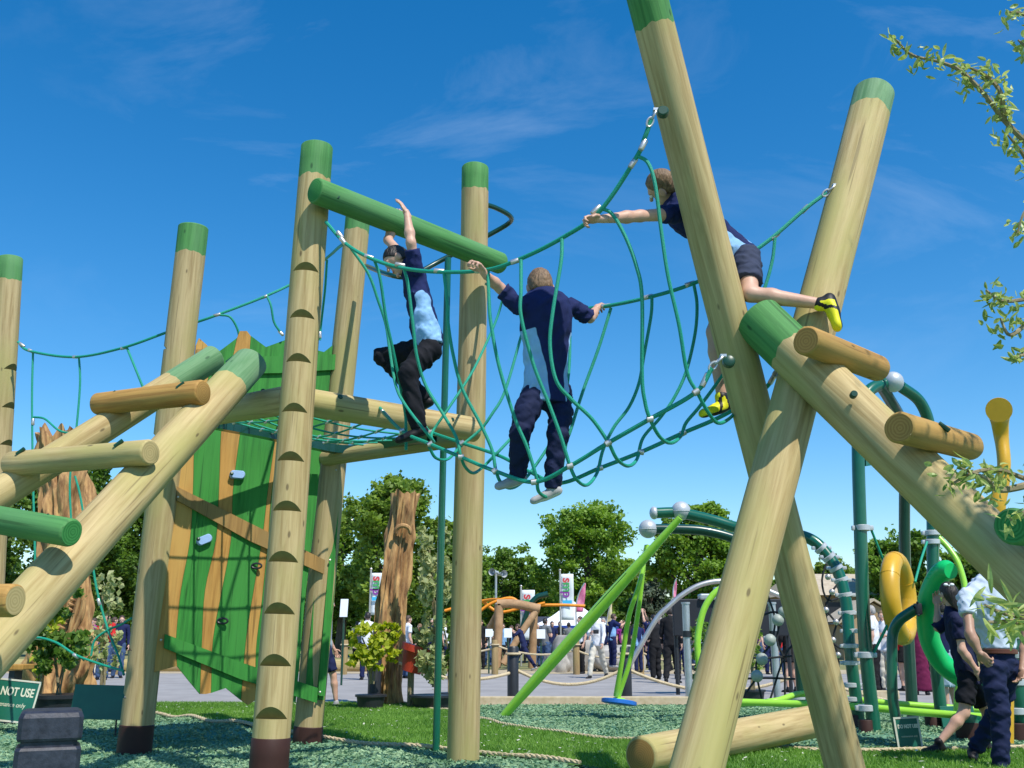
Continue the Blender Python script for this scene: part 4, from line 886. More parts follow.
# boy hanging from the beam by one arm, crouched in profile
J = dict(pv=P(428, 342, 7.42), nk=P(411, 275, 7.38), hd=P(397, 261, 7.38), shL=P(415, 268, 7.27), shR=P(407, 262, 7.52), elL=P(411, 243, 7.20), wrL=P(407, 214, 7.25), elR=P(388, 240, 7.80), wrR=P(395, 222, 7.95),
         hpL=P(430, 350, 7.34), hpR=P(428, 350, 7.52), knL=P(408, 372, 7.25), knR=P(383, 356, 7.60), anL=P(418, 426, 7.30), anR=P(424, 398, 7.70), toL=P(396, 440, 7.28), toR=P(412, 408, 7.75))
person('person', 'boy in black trousers crouching sideways under the green beam, one arm hooked up over it', J, .83, dict(top=M['kit'], bot='trousers', botm=M['black_tr'], shoe=M['shoe_black'], hairm='hair_dark', hem=.01, pw=.115, flare=.02, hand=1.15, foot=1.2), kids, res=.0105, hf=(-.82, -.22, -.62), hs=1.26,
       hands=dict(L=dict(d=Vector((-.18, .02, .35)), n=Vector((-.8, .3, -.3)), side=Vector((.2, 1, 0)), curl=.22, th=.1), R=dict(d=Vector((.3, -.4, .5)), n=Vector((.2, -.7, -.6)), side=Vector((-1, 0, .2)), curl=.8)), girth=1.18)
# boy on the crossed logs reaching out for the handrail
J = dict(pv=P(742, 258, 6.32), nk=P(677, 205, 6.22), hd=P(662, 188, 6.15), shL=P(676, 214, 6.02), shR=P(694, 205, 6.42), elL=P(640, 216, 5.85), wrL=P(601, 219, 5.70), elR=P(712, 226, 6.5), wrR=P(706, 250, 6.5),
         hpL=P(746, 258, 6.22), hpR=P(737, 262, 6.42), knL=P(750, 294, 6.02), knR=P(714, 332, 6.48), anL=P(822, 304, 5.92), anR=P(722, 399, 6.50), toL=P(836, 328, 5.86), toR=P(696, 416, 6.42))
T3 = person('person', 'boy in slate shorts and yellow trainers kneeling on the climbing log', J, .76, dict(top=M['kit'], bot='shorts', botm=M['grey_sh'], shoe=M['shoe_yellow'], hairm='hair_sandy', hem=.02, flash=True, len=.70, hand=1.2, foot=1.38), kids, res=.0100, hf=(-.9, .45, -.25), hs=1.36,
       hands=dict(L=dict(d=Vector((-1, -.1, -.06)), n=Vector((-.1, -.4, -1)), side=Vector((0, -1, .3)), curl=1.0)), girth=1.30)

# ------------------------------------------------------------ man and woman at right
M['palecloth'] = two_mat('pale_blue_shirt', (.50, .58, .70), (.50, .58, .70))
M['whitecloth'] = two_mat('white_shirt', (.72, .74, .78), (.72, .74, .78))
M['leather'] = plain('brown_leather', (.10, .028, .012), rough=.4)
c = G(990, 772); J, s_, f_ = stance(c.x, c.y, R(42), 1.78, walk=.75, arms=('down', 'down'), lean=.06)
J['shL'] = P(966, 597, c.y - .12); J['elL'] = P(970, 634, c.y - .28); J['wrL'] = P(979, 652, c.y - .32); J['shR'] = P(1018, 594, c.y + .15); J['nk'] = P(996, 580, c.y); J['hd'] = P(990, 562, c.y)
J['elR'] = P(1026, 640, c.y + .1); J['wrR'] = P(1022, 668, c.y); 
J['pv'] = P(1000, 662, c.y); J['hpL'] = P(991, 668, c.y - .05); J['hpR'] = P(1009, 668, c.y + .08); J['knL'] = P(1000, 712, c.y - .1); J['anL'] = P(1001, 765, c.y - .12); J['toL'] = P(985, 775, c.y)
J['knR'] = P(996, 716, c.y + .3); J['anR'] = P(976, 747, c.y + .42); J['toR'] = P(972, 762, c.y + .2)
person('person', 'man in pale blue short sleeved shirt, navy trousers and brown belt at the right edge', J, 1.0, dict(top=M['palecloth'], bot='trousers', botm=M['navy_tr'], shoe=M['shoe_black'], hairm='hair_brown', skin='skin2', hem=-.150, belt=M['leather']), res=.0125, hf=(-.5, .8, 0),
       hands=dict(L=dict(d=Vector((.15, -.1, -.25)), n=Vector((.7, .5, 0)), side=Vector((.1, 1, .2)), curl=.9)), girth=1.06)
M['dark_top'] = two_mat('navy_top', (.012, .016, .05), (.012, .016, .05))
c = G(958, 757); J, s_, f_ = stance(c.x, c.y, R(-70), 1.66, walk=.0, arms=('reach', 'down'))
J['hd'] = P(948, 594, c.y); J['nk'] = P(952, 612, c.y); J['shL'] = P(950, 620, c.y + .17); J['shR'] = P(958, 622, c.y - .16); J['elL'] = P(938, 628, c.y + .2); J['wrL'] = P(937, 606, c.y + .2); J['elR'] = P(962, 650, c.y - .2); J['wrR'] = P(975, 668, c.y - .2)
J['pv'] = P(968, 672, c.y); J['hpL'] = P(968, 678, c.y + .08); J['hpR'] = P(968, 678, c.y - .08); J['knR'] = P(964, 713, c.y - .1); J['anR'] = P(939, 743, c.y - .1); J['toR'] = P(925, 750, c.y - .12)
J['knL'] = P(988, 714, c.y + .1); J['anL'] = P(986, 742, c.y + .1); J['toL'] = P(1000, 750, c.y + .1)
Tw = person('person', 'dark haired woman in navy top and black shorts striding behind the man at right', J, .94, dict(top=M['dark_top'], bot='shorts', botm=M['black_tr'], shoe=M['shoe_black'], hairm='hair_dark', hair='long', skin='skin', hem=.08, len=.75), res=.0125, hf=(-.3, .9, .2))
mb = MB(); q = J['hd'] + Vector((-.02, -.09, .075)); mb.ball(q + Vector((.03, 0, .01)), (.022, .010, .014), 10); mb.ball(q - Vector((.03, 0, -.01)), (.022, .010, .014), 10); mb.ball(q, .009, 8)
mb.build('hair_ribbon', M['white_cloth'], Tw)

# ------------------------------------------------------------ metal climbing structure at right
S = thing('ring_climber', 'green metal ring climber with silver clamps, curled green and ochre plastic loops and lime rails', 'climber', tuple(G(868, 740)))
def tubep(name, lst, r, m, parent=None, n=14, per=8, y=None):
    pts = smooth_path([P(*q) if len(q) == 3 else P(q[0], q[1], y) for q in lst], per)
    if isinstance(r, (list, tuple)): rs = [float(np.interp(i / (len(pts) - 1), np.linspace(0, 1, len(r)), r)) for i in range(len(pts))]
    else: rs = r
    mb = MB(); mb.tube(pts, rs, n); return mb.build(name, m, parent or S)
def clamp(px, py, Y, r=.088, h=.034, parent=None, d=Vector((0, 0, 1))):
    c = P(px, py, Y); d = d.normalized(); mb = MB(); mb.tube([c - d * h, c - d * h * .8, c + d * h * .8, c + d * h], [r * .9, r, r, r * .9], 16); x = Vector((1, 0, 0)); mb.box(c + x * r * 1.05, (.07, .05, h * 1.6), bev=.012); mb.box(c - x * r * 1.05, (.05, .05, h * 1.6), bev=.012); mb.build('clamp', M['white_ball'], parent or S)
def foot(px, py, Y, r, h=.22, parent=None):
    c = P(px, py, Y); mb = MB(); mb.tube([Vector((c.x, c.y, -.02)), Vector((c.x, c.y, h * .97)), Vector((c.x, c.y, h))], [r * 1.06, r * 1.06, r], 16); mb.build('boot', M['boot'], parent or S)
def pt(px, Y, z):
    q = P(px, 640, Y); return Vector((q.x, Y, z))
Y1 = 11.3
def tubew(name, pts, r, m, parent=None, n=14):
    mb = MB(); mb.tube(smooth_path(pts, 8), r, n); return mb.build(name, m, parent or S)
tubew('post', [pt(867, Y1, 0)] + [P(*q) for q in ((865, 640, Y1), (860, 520, Y1), (858, 440, Y1), (860, 408, Y1 + .05), (870, 390, Y1 + .15), (886, 383, Y1 + .3))], .072, M['dgreen'])
foot(867, 736, Y1, .076)
tubew('post', [pt(934, 12.1, 0)] + [P(*q) for q in ((934, 640, 12.1), (933, 560, 12.1), (932, 480, 12.1), (930, 430, 12.1), (920, 402, 12.0), (900, 386, 11.8))], .070, M['dgreen'])
foot(934, 730, 12.1, .085)
tubew('arch', [P(*q) for q in ((880, 384, 11.5), (890, 400, 11.9), (900, 418, 12.3), (905, 440, 12.7))], .07, M['dgreen2'])
tubew('post', [pt(905, 13.0, 0), P(905, 560, 13.0), P(905, 440, 12.7)], .07, M['dgreen2'])
def tri(lst, th, m, name='bracket', parent=None):
    a = [P(*q) for q in lst]; n_ = (a[1] - a[0]).cross(a[2] - a[0]).normalized() * th; k = len(a)
    return obj(name, a + [p + n_ for p in a], [tuple(range(k)), tuple(range(2 * k - 1, k - 1, -1))] + [(i, (i + 1) % k, (i + 1) % k + k, i + k) for i in range(k)], m, parent or S, False)
tri([(863, 428, Y1), (878, 452, Y1 + .2), (896, 466, Y1 + .4), (888, 462, Y1 + .3), (864, 466, Y1)], .03, M['dgreen'])
mb = MB(); mb.ball(P(893, 382, 11.6), .125, 22); mb.build('ball_joint', M['white_ball'], S)
for px, py, Y in ((862, 528, Y1), (865, 655, Y1), (866, 708, Y1)): clamp(px, py, Y)
for px, py, Y in ((932, 533, 12.1), (932, 542, 12.1)): clamp(px, py, Y, .095, .03)
tubep('rope', [(871, 529, Y1), (880, 552, 11.4), (888, 573, 11.5)], .014, M['rope']); tubep('rope', [(927, 542, 12.0), (921, 560, 11.8), (915, 582, 11.6)], .014, M['rope'])
tubep('rope', [(873, 654, Y1), (880, 640, 11.2), (889, 622, 11.1)], .016, M['rope'])
tubep('lime_hoop', [(938, 537, 12.1), (950, 550, 12.0), (960, 568, 11.9), (966, 600, 11.8), (962, 660, 11.6), (957, 700, 11.6), (957, 735, 11.6)], .035, M['lime'])
tubep('lime_hoop', [(945, 563, 12.1), (943, 585, 12.0), (941, 600, 11.9)], .035, M['lime'])
tubep('lime_rail', [(736, 704, 12.6), (775, 701, 12.6), (800, 694, 12.8), (830, 697, 12.8), (900, 704, 12.6), (1000, 711, 12.4), (1060, 715, 12.3)], .038, M['lime'])
tubep('lime_rail', [(740, 702, 12.2), (800, 704, 12.0), (860, 707, 11.6), (930, 713, 11.3), (1010, 719, 11.0), (1060, 722, 11)], .040, M['lime'])
# ochre loop seen nearly edge on
def loopring(name, c, Rh, Rw, yaw, r, m, a0=0, a1=2 * math.pi, ribs=0, n=52, parent=None, tilt=0, creases=()):
    pts, rs = [], []; ax = Vector((math.cos(yaw), math.sin(yaw), 0)); z = Vector((math.sin(tilt), 0, math.cos(tilt)))
    for i in range(n + 1):
        t = a0 + (a1 - a0) * i / n; pts.append(c + ax * math.cos(t) * Rw + z * math.sin(t) * Rh); q = r
        rs.append(q)
    mb = MB(); mb.tube(pts, rs, 20, cap=(a1 - a0) < 6.2); o = mb.build(name, m, parent or S)
    return pts, o
c = P(899, 598, 11.4); pts, _ = loopring('ochre_loop', c, .41, .41, R(57), .105, M['ring_yellow'])
for i in (4, 15, 21, 37, 47):
    mb = MB(); a, b = pts[i], pts[(i + 1) % len(pts)]; mb.tube([a, a.lerp(b, .25)], .1085, 20); mb.build('loop_joint', M['ring_yellow'], S)
pts = smooth_path([P(*q) for q in ((951, 571, 9.9), (944, 571, 10.0), (936, 580, 10.1), (929, 597, 10.2), (927, 618, 10.3), (930, 640, 10.35), (940, 660, 10.4), (956, 674, 10.4), (975, 682, 10.5), (990, 672, 10.6), (997, 645, 10.7))], 8)
mb = MB(); mb.tube(pts, [.075 + (.025 * min(1, i / 5)) for i in range(len(pts))], 22); mb.build('green_curl', M['ring_green'], S)
for k in range(5):
    i = 9 + k * 2; a = pts[i]; t = (pts[i + 1] - pts[i - 1]).normalized(); n_ = t.cross(Vector((0, 1, 0))).normalized()
    arc = [a + (Vector((0, -1, 0)) * math.cos(q) - n_ * math.sin(q)) * .099 for q in np.linspace(-.9, 1.3, 9)]; mb = MB(); mb.tube(arc, .009, 6); mb.build('rib', M['ring_green'], S)
tubew('curved_stem', [pt(893, 10.35, 0), P(893, 700, 10.35), P(892, 650, 10.35), P(893, 633, 10.35), (P(899, 621, 10.3)), P(908, 614, 10.25), P(916, 609, 10.2)], .052, M['dgreen'])
mb = MB(); mb.box(P(918, 609, 10.15), (.05, .10, .11), bev=.01); 
for dx, dz in ((0, .06), (0, -.06)): mb.ball(P(918, 609, 10.08) + Vector((dx, 0, dz)), .014, 8)
mb.build('bracket', M['black'], S)
# rightmost and lower stubs
for px, Y, top_, r in ((1017, 10.9, 600, .10), (969, 11.0, 714, .12)):
    tubew('post', [pt(px, Y, 0), P(px, 680, Y) if top_ < 680 else P(px, top_ + 8, Y), P(px, top_, Y)], r, M['dgreen']); foot(px, 735, Y, r * 1.02)
for py in (618, 636, 655, 682, 711): clamp(1017, py, 10.9, .11, .035)
# big arch with clamps and its twin, the slanted lime leg and swing
A1 = [P(655, 513, 13.0), P(680, 513, 13.0), P(712, 520, 12.9), P(740, 528, 12.8), P(775, 531, 12.6), P(808, 538, 12.4), P(826, 553, 12.3), (P(840, 577, 12.2)), P(847, 610, 12.1), P(850, 650, 12.0), pt(852, 12.0, .2), pt(852, 12.0, 0)]
AS = thing('arch_swing', 'arched dark green swing frame with pale ball joints, slanted lime leg and round blue seat', 'swing', tuple(G(500, 719)))
tubew('arch', A1, .070, M['dgreen'], AS); foot(852, 735, 12.0, .09, parent=AS)
A2 = [P(646, 529, 13.6), P(672, 529, 13.6), P(705, 531, 13.6), P(738, 540, 13.6), P(768, 556, 13.6), P(788, 590, 13.6), P(797, 640, 13.6), pt(798, 13.6, 0)]
tubew('arch', A2, .066, M['dgreen2'], AS); clamp(797, 697, 13.6, .11, parent=AS)
mb = MB(); mb.ball(P(654, 513, 13.0), (.06, .085, .085), 16); mb.build('end_cap', M['white_ball'], AS)
for px, py, Y in ((681, 511, 13.0), (648, 529, 13.6)):
    mb = MB(); c = P(px, py, Y); mb.ball(c, .125, 24); mb.tube([c + Vector((math.cos(t), math.sin(t), -.08)) * .1255 for t in [i * 2 * math.pi / 30 for i in range(31)]], .005, 5, cap=False); mb.build('ball_joint', M['white_ball'], AS)
leg0 = G(501, 719, 0.0); leg1 = P(680, 518, 12.9); mb = MB(); m_ = 14
mb.tube([leg0.lerp(leg1, i / m_) for i in range(m_ + 1)], [.055, .062, .068, .074, .078, .080, .082, .082, .080, .076, .070, .064, .056, .048, .042], 18); mb.build('slanted_leg', M['lime'], AS)
ctr = [leg0.lerp(leg1, t) + Vector((-.025, -.058, .043)) for t in (.42, .5, .6, .72)]; mb = MB(); mb.tube(ctr, [.006, .013, .013, .005], 8); mb.build('leg_groove', M['dgreen2'], AS)
d_ = (A1[8] - A1[6])
for px, py, Y, a in ((821, 548, 12.33, .8), (829, 557, 12.28, .9), (836, 568, 12.23, 1.1), (841, 580, 12.2, 1.25), (845, 595, 12.15, 1.4), (848, 613, 12.1, 1.5), (850, 631, 12.05, 1.57), (850, 646, 12, 1.57), (850, 663, 12, 1.57), (851, 685, 12, 1.57), (851, 699, 12, 1.57)):
    clamp(px, py, Y, .086, .026, AS, Vector((math.cos(a), 0, -math.sin(a))))
tubep('swing_hanger', [(646, 545, 13.6), (643, 572, 13.7), (638, 613, 13.8), (630, 660, 13.9), (618, 697, 14.0)], [.022, .03, .034, .032, .036], M['lime'], AS); tubep('swing_hanger', [(648, 545, 13.6), (639, 585, 13.5), (629, 616, 13.6), (622, 660, 13.75), (616, 696, 13.9)], [.022, .03, .034, .032, .036], M['lime'], AS)
c = P(619, 702, 13.95); rot = Matrix.Rotation(R(7), 3, 'Y') @ Matrix.Rotation(R(-6), 3, 'X'); mb = MB(); ax = rot @ Vector((0, 0, 1)); mb.tube([c - ax * .03, c - ax * .022, c + ax * .022, c + ax * .03], [.20, .235, .235, .21], 32); mb.build('seat', M['blue_plastic'], AS)
mb = MB(); mb.tube([c + ax * .03, c + ax * .055], [.10, .07], 18); mb.build('seat_hub', M['lime'], AS)
tubep('lime_arc', [(724, 586, 13.0), (712, 596, 13.0), (703, 612, 13.0), (698, 636, 13.0), (698, 655, 13.0), (700, 668, 13.0)], .042, M['lime'], AS)
# black spider net with grey balls
N2 = thing('spider_net', 'black rope spider net with grey balls behind the crossed logs', 'rope net', tuple(G(770, 700)))
def nline(lst, y=12.8, r=.013): tubep('rope', [(a, b, y) for a, b in lst], r, M['black_net'], N2, n=6, per=4)
for l_ in ([(742, 657), (765, 658), (792, 656)], [(738, 679), (765, 678), (795, 679)], [(757, 678), (748, 690), (741, 702)], [(757, 678), (762, 700)], [(783, 610), (777, 640), (784, 660), (785, 700)], [(768, 596), (775, 620), (770, 645), (757, 660), (757, 678)], [(740, 600), (758, 615), (775, 612), (795, 620)], [(800, 640), (785, 655), (770, 700)],
           [(847, 612), (838, 622), (833, 640), (836, 660), (849, 662)], [(841, 580), (832, 592), (826, 610), (830, 640), (838, 655), (838, 700)], [(829, 557), (822, 580), (828, 600), (845, 595)], [(826, 610), (836, 622), (848, 631)], [(830, 640), (840, 648), (850, 646)], [(833, 640), (828, 670), (832, 700)]): nline(l_)
for px, py in ((778, 620), (770, 640), (762, 659), (757, 676), (784, 612)):
    mb = MB(); mb.ball(P(px, py, 12.75), .075, 14); mb.build('net_ball', M['grey_ball'], N2)
for px, py in ((832, 592), (826, 610), (833, 640), (838, 655), (828, 577), (836, 622)):
    mb = MB(); mb.ball(P(px, py, 12.75), .04, 10); mb.build('net_ball', M['ferrule'], N2)
# ochre horn-shaped post
H_ = thing('ochre_horn', 'ochre plastic horn shaped post beside the top of the leafy branch', 'play post', tuple(G(1005, 760)))
tubep('horn', [(999, 410, 9.1), (999, 412, 9.4), (1001, 434, 9.55), (1004, 462, 9.5), (1002, 485, 9.5), (997, 510, 9.5), (1000, 560, 9.6), (1003, 640, 9.6), (1003, 742, 9.6)], [.115, .118, .078, .062, .060, .065, .075, .08, .085, .09, .09], M['ring_yellow'], H_, n=24)

# ------------------------------------------------------------ signs and small things near us
def text_obj(body, size, m, Fm, parent, name='lettering', extr=.002, align='CENTER', bold=0.0, sc=(1, 1, 1)):
    cu = bpy.data.curves.new('t', 'FONT'); cu.body = body; cu.size = size; cu.extrude = extr; cu.align_x = align; cu.align_y = 'CENTER'; cu.offset = bold
    o = bpy.data.objects.new('t', cu); COL.objects.link(o); bpy.context.view_layer.update(); me = bpy.data.meshes.new_from_object(o.evaluated_get(bpy.context.evaluated_depsgraph_get())); bpy.data.objects.remove(o)
    me.materials.clear(); me.materials.append(m); t = bpy.data.objects.new(name, me); link(t, parent)
    L = wmat(parent).inverted() @ Fm; t.rotation_mode = 'QUATERNION'; t.location = L.to_translation(); t.rotation_quaternion = L.to_quaternion(); t.scale = sc; return t
def sign(c, w, h, yaw, tilt, roll, label, text=True, group=None, edge=True, legs=True):
    Rm = (Matrix.Rotation(yaw, 4, 'Z') @ Matrix.Rotation(R(90) - tilt, 4, 'X') @ Matrix.Rotation(roll, 4, 'Z'))
    Fm = Matrix.Translation(c) @ Rm; T = thing('sign_board', label, 'sign', (c.x, c.y, 0), group)
    mb = MB(); mb.box((0, 0, 0), (w, h, .012), bev=.004); obj('board', [Fm @ v for v in mb.v], mb.f, M['signgreen'], T, False)
    if edge:
        mb = MB(); e = .010
        for q in ((0, h / 2 - e, w, 2 * e * .9), (0, -h / 2 + e, w, 2 * e * .9), (w / 2 - e, 0, 2 * e * .9, h - 4 * e), (-w / 2 + e, 0, 2 * e * .9, h - 4 * e)): mb.box((q[0], q[1], .0085), (q[2] * .985, q[3], .005))
        obj('edging', [Fm @ v for v in mb.v], mb.f, M['signedge'], T, False)
    if text:
        text_obj('DO NOT USE', w * .19, M['letter'], Fm @ Matrix.Translation((w * .03, h * .20, .0075)), T, bold=.003, sc=(.70, 1.0, 1)); text_obj('maintenance only', w * .105, M['letter'], Fm @ Matrix.Translation((w * .03, -h * .10, .0075)), T, sc=(.85, 1, 1))
    if legs:
        mb = MB(); 
        for sx in (-.38, .38): p = Fm @ Vector((w * sx, 0, -.012)); mb.tube([Vector((p.x, p.y + .02, -.02)), p], .010, 6)
        mb.build('stake', M['black'], T)
    return T
sign(P(6, 700, 11.2), .64, .44, R(4), R(12), R(-6), 'green DO NOT USE notice board leaning at the left edge', legs=True)
sign(P(908, 733, 10.2), .24, .30, R(-6), R(6), R(3), 'small green DO NOT USE notice by the bent green stem', legs=True)
sign(P(958, 717, 12.0), .42, .24, R(10), R(8), R(0), 'far green notice board behind the striding woman', edge=False, text=False)
sign(P(98, 702, 11.4), .54, .36, R(6), R(10), R(-2), 'blank green board standing beside the potted shrub', text=False, edge=False)
# black block bollard in front
Bk = thing('block_bollard', 'stubby blue black recycled plastic bollard with a groove, bottom left', 'bollard', (P(47, 760, 4.2).x, 4.2, 0))
mb = MB(); c = Bk.location; Rb = Matrix.Rotation(R(24), 3, 'Z')
def octo(z0, z1, w0, w1):
    vs = []
    for z, w in ((z0, w0), (z1, w1)):
        k = w * .86
        for x, y in ((w, k), (k, w), (-k, w), (-w, k), (-w, -k), (-k, -w), (k, -w), (w, -k)): vs.append(Vector((c.x, c.y, z)) + Rb @ Vector((x, y, 0)))
    return vs
prof = [(z_, w_ * .86) for z_, w_ in [(0, .138), (.655, .138), (.665, .130), (.668, .118), (.685, .118), (.688, .130), (.698, .136), (.775, .136), (.792, .128), (.800, .110)]]
vs = []; fs = []
for i, (z, w) in enumerate(prof):
    vs += octo(z, z, w, w)[:8]
    if i: fs += [((i - 1) * 8 + k, (i - 1) * 8 + (k + 1) % 8, i * 8 + (k + 1) % 8, i * 8 + k) for k in range(8)]
fs += [tuple(range(7, -1, -1)), tuple((len(prof) - 1) * 8 + k for k in range(8))]
obj('block', vs, fs, M['blackblock'], Bk, False)
# ------------------------------------------------------------ plants
M['leaf_far'] = leaf_mat('far_tree_leaves', (.06, .13, .018), (.25, .40, .065), scale=.35)
M['leaf_far2'] = leaf_mat('bright_tree_leaves', (.075, .17, .018), (.30, .46, .07), scale=.35)
M['leaf_grey'] = leaf_mat('grey_willow_leaves', (.11, .15, .10), (.27, .33, .24), scale=.4)
M['leaf_dark'] = leaf_mat('dark_tree_leaves', (.045, .105, .016), (.20, .33, .055), scale=.4)
M['leaf_lite'] = leaf_mat('feathery_leaves', (.09, .17, .02), (.30, .42, .08), scale=.5)
M['leaf_yel'] = leaf_mat('yellow_green_leaves', (.25, .32, .015), (.52, .56, .05), scale=3)
M['leaf_var'] = leaf_mat('variegated_leaves', (.20, .27, .07), (.66, .66, .36), scale=3)
M['leaf_mid'] = leaf_mat('glossy_shrub_leaves', (.06, .15, .02), (.22, .34, .07), scale=3, rough=.35)
M['leaf_will'] = leaf_mat('willow_leaves', (.17, .25, .035), (.60, .66, .25), scale=6, rough=.4)
M['bark'] = noise_mat('bark', (.06, .045, .03), (.16, .12, .08), scale=6, rough=.95, stretch=(3, 3, .6), bump=.6)
M['bark2'] = noise_mat('twig_bark', (.16, .13, .07), (.30, .25, .14), scale=20, rough=.8)
def leaf_cloud(C, n, size, aspect=1.0, fold=False, up=.25, n3=None):
    """C: list of (centre, radii, weight); n quads spread through clumps on and inside each lobe"""
    w = np.array([c[2] for c in C], float); w /= w.sum(); out_ = []
    for (c, rd, _), k in zip(C, (w * n).astype(int)):
        m = max(6, int(k / 55)); u = rng.normal(size=(m, 3)); u /= np.linalg.norm(u, axis=1)[:, None]; cl = u * rng.uniform(.45, 1.0, (m, 1)) ** .6
        which = rng.integers(0, m, k); p = cl[which] + rng.normal(0, .14, (k, 3)); out_.append(np.array(c) + p * np.array(rd))
    p = np.concatenate(out_); k = len(p); a = rng.normal(size=(k, 3)); a /= np.linalg.norm(a, axis=1)[:, None]; nrm = rng.normal(size=(k, 3)); nrm[:, 2] += up * 3; b = np.cross(nrm, a); b /= np.linalg.norm(b, axis=1)[:, None]
    s = size * rng.uniform(.6, 1.3, (k, 1)); a = a * s; b = b * s * aspect
    return np.stack([p - a, p - b * .8 + a * .1, p + a, p + b * .8 + a * .1], 1)
def tree(px, ytop, wpx, Y, label, leaf='leaf_far', n=9000, name='tree', seed=0, squat=.62, lobes=26, size=.135, base=.12):
    r = random.Random(seed); cx = P(px, 640, Y).x; H = P(px, ytop, Y).z; W = wpx * Y / 1000 / 2
    T = thing(name, label, 'tree', (cx, Y, 0), 'trees beyond the showground'); z0 = H * base; ch = (H - z0) / 2; zc = z0 + ch
    C = []
    for i in range(lobes):
        a = r.uniform(0, 6.283); t = r.uniform(-1, 1); rr_ = math.sqrt(max(.05, 1 - t * t)) * r.uniform(.35, .82)
        q = r.uniform(.26, .44); C.append(((cx + math.cos(a) * W * rr_, Y + math.sin(a) * W * rr_, zc + t * ch * .72), (W * q, W * q, max(W, ch) * q * squat), q * q))
    C.append(((cx, Y, zc), (W * .62, W * .62, ch * .72), .5))
    C = [(tuple(c), rd, w) for c, rd, w in C]; top = max(c[2] + rd[2] for c, rd, w in C[:-1]); dz = H - top - .1
    C = [((c[0], c[1], c[2] + dz * (c[2] / zc) * .6), rd, w) for c, rd, w in C]
    fast_mesh('crown', leaf_cloud(C, int(n * 2.3), size, up=.5) - np.array([cx, Y, 0]), 4, M[leaf], T)
    mb = MB(); rb = W * .07 + .08; mb.tube([Vector((cx, Y, 0)), Vector((cx + .1, Y, H * .3)), Vector((cx - .1, Y, H * .62)), Vector((cx, Y, H * .85))], [rb * 1.3, rb, rb * .5, rb * .15], 10)
    for i in range(6):
        c = C[i][0]; mb.tube(smooth_path([Vector((cx, Y, H * (.22 + .06 * i))), Vector((cx, Y, H * (.3 + .06 * i))).lerp(Vector(c), .5), Vector(c)], 3), [rb * .4, rb * .35, rb * .3, rb * .25, rb * .2, rb * .1, rb * .08], 6)
    mb.build('trunk', M['bark'], T); return T
TR = [(590, 502, 128, 75, 'tall round leafy tree behind the white tent', 'leaf_far2', 13000), (505, 545, 92, 82, 'dark rounded tree left of the tall round tree', 'leaf_far', 9000), (392, 474, 122, 56, 'feathery yellow green tree behind the carved trunk at centre left', 'leaf_lite', 11000),
      (455, 525, 70, 70, 'smaller tree between the carved trunk and the pale shrub', 'leaf_far', 7000), (340, 500, 80, 62, 'leafy tree behind the slatted wall and back post', 'leaf_far', 8000), (62, 440, 120, 58, 'broad dark tree behind the left carved trunk', 'leaf_dark', 13000), (135, 468, 96, 62, 'dark tree showing under the ladder rail', 'leaf_dark', 10000), (-20, 470, 90, 60, 'dark tree at the left edge of the picture', 'leaf_dark', 8000),
      (702, 500, 104, 66, 'bright green tree behind the twin arches', 'leaf_far2', 12000), (652, 562, 48, 80, 'grey leaved willow between two greener trees', 'leaf_grey', 5000), (905, 530, 92, 58, 'leafy tree behind the ochre loop', 'leaf_far', 11000), (972, 545, 78, 52, 'tree behind the green curl and its post', 'leaf_far', 9000), (778, 578, 60, 80, 'low tree seen between the crossed logs and clamped arch', 'leaf_far2', 6000), (1010, 545, 60, 50, 'tree at the right edge of the picture', 'leaf_dark', 7000),
      (838, 552, 66, 75, 'tree above the wooden hut roof', 'leaf_lite', 7000)]
for i, t in enumerate(TR): tree(t[0], t[1], t[2], t[3], t[4], t[5], t[6], seed=i + 3)
for i, (px, yt, w, Y, lab) in enumerate([(430, 575, 90, 88, 'low dark tree behind the pale shrub'), (545, 570, 90, 90, 'low dark tree behind the left banner'), (640, 585, 90, 90, 'low dark tree behind the lime leg'), (745, 590, 80, 90, 'low dark tree behind the black screen'), (215, 560, 120, 85, 'low dark tree behind the slatted wall foot'), (300, 570, 110, 85, 'low dark tree behind the notched post'), (870, 585, 110, 85, 'low dark tree behind the tall clamped post'), (10, 560, 110, 85, 'low dark tree under the far left rungs'), (110, 555, 110, 85, 'low dark tree behind the people in red'), (960, 590, 100, 80, 'low dark tree behind the woman')]):
    tree(px, yt, w, Y, lab, 'leaf_dark', 6500, seed=i + 40, base=.02)
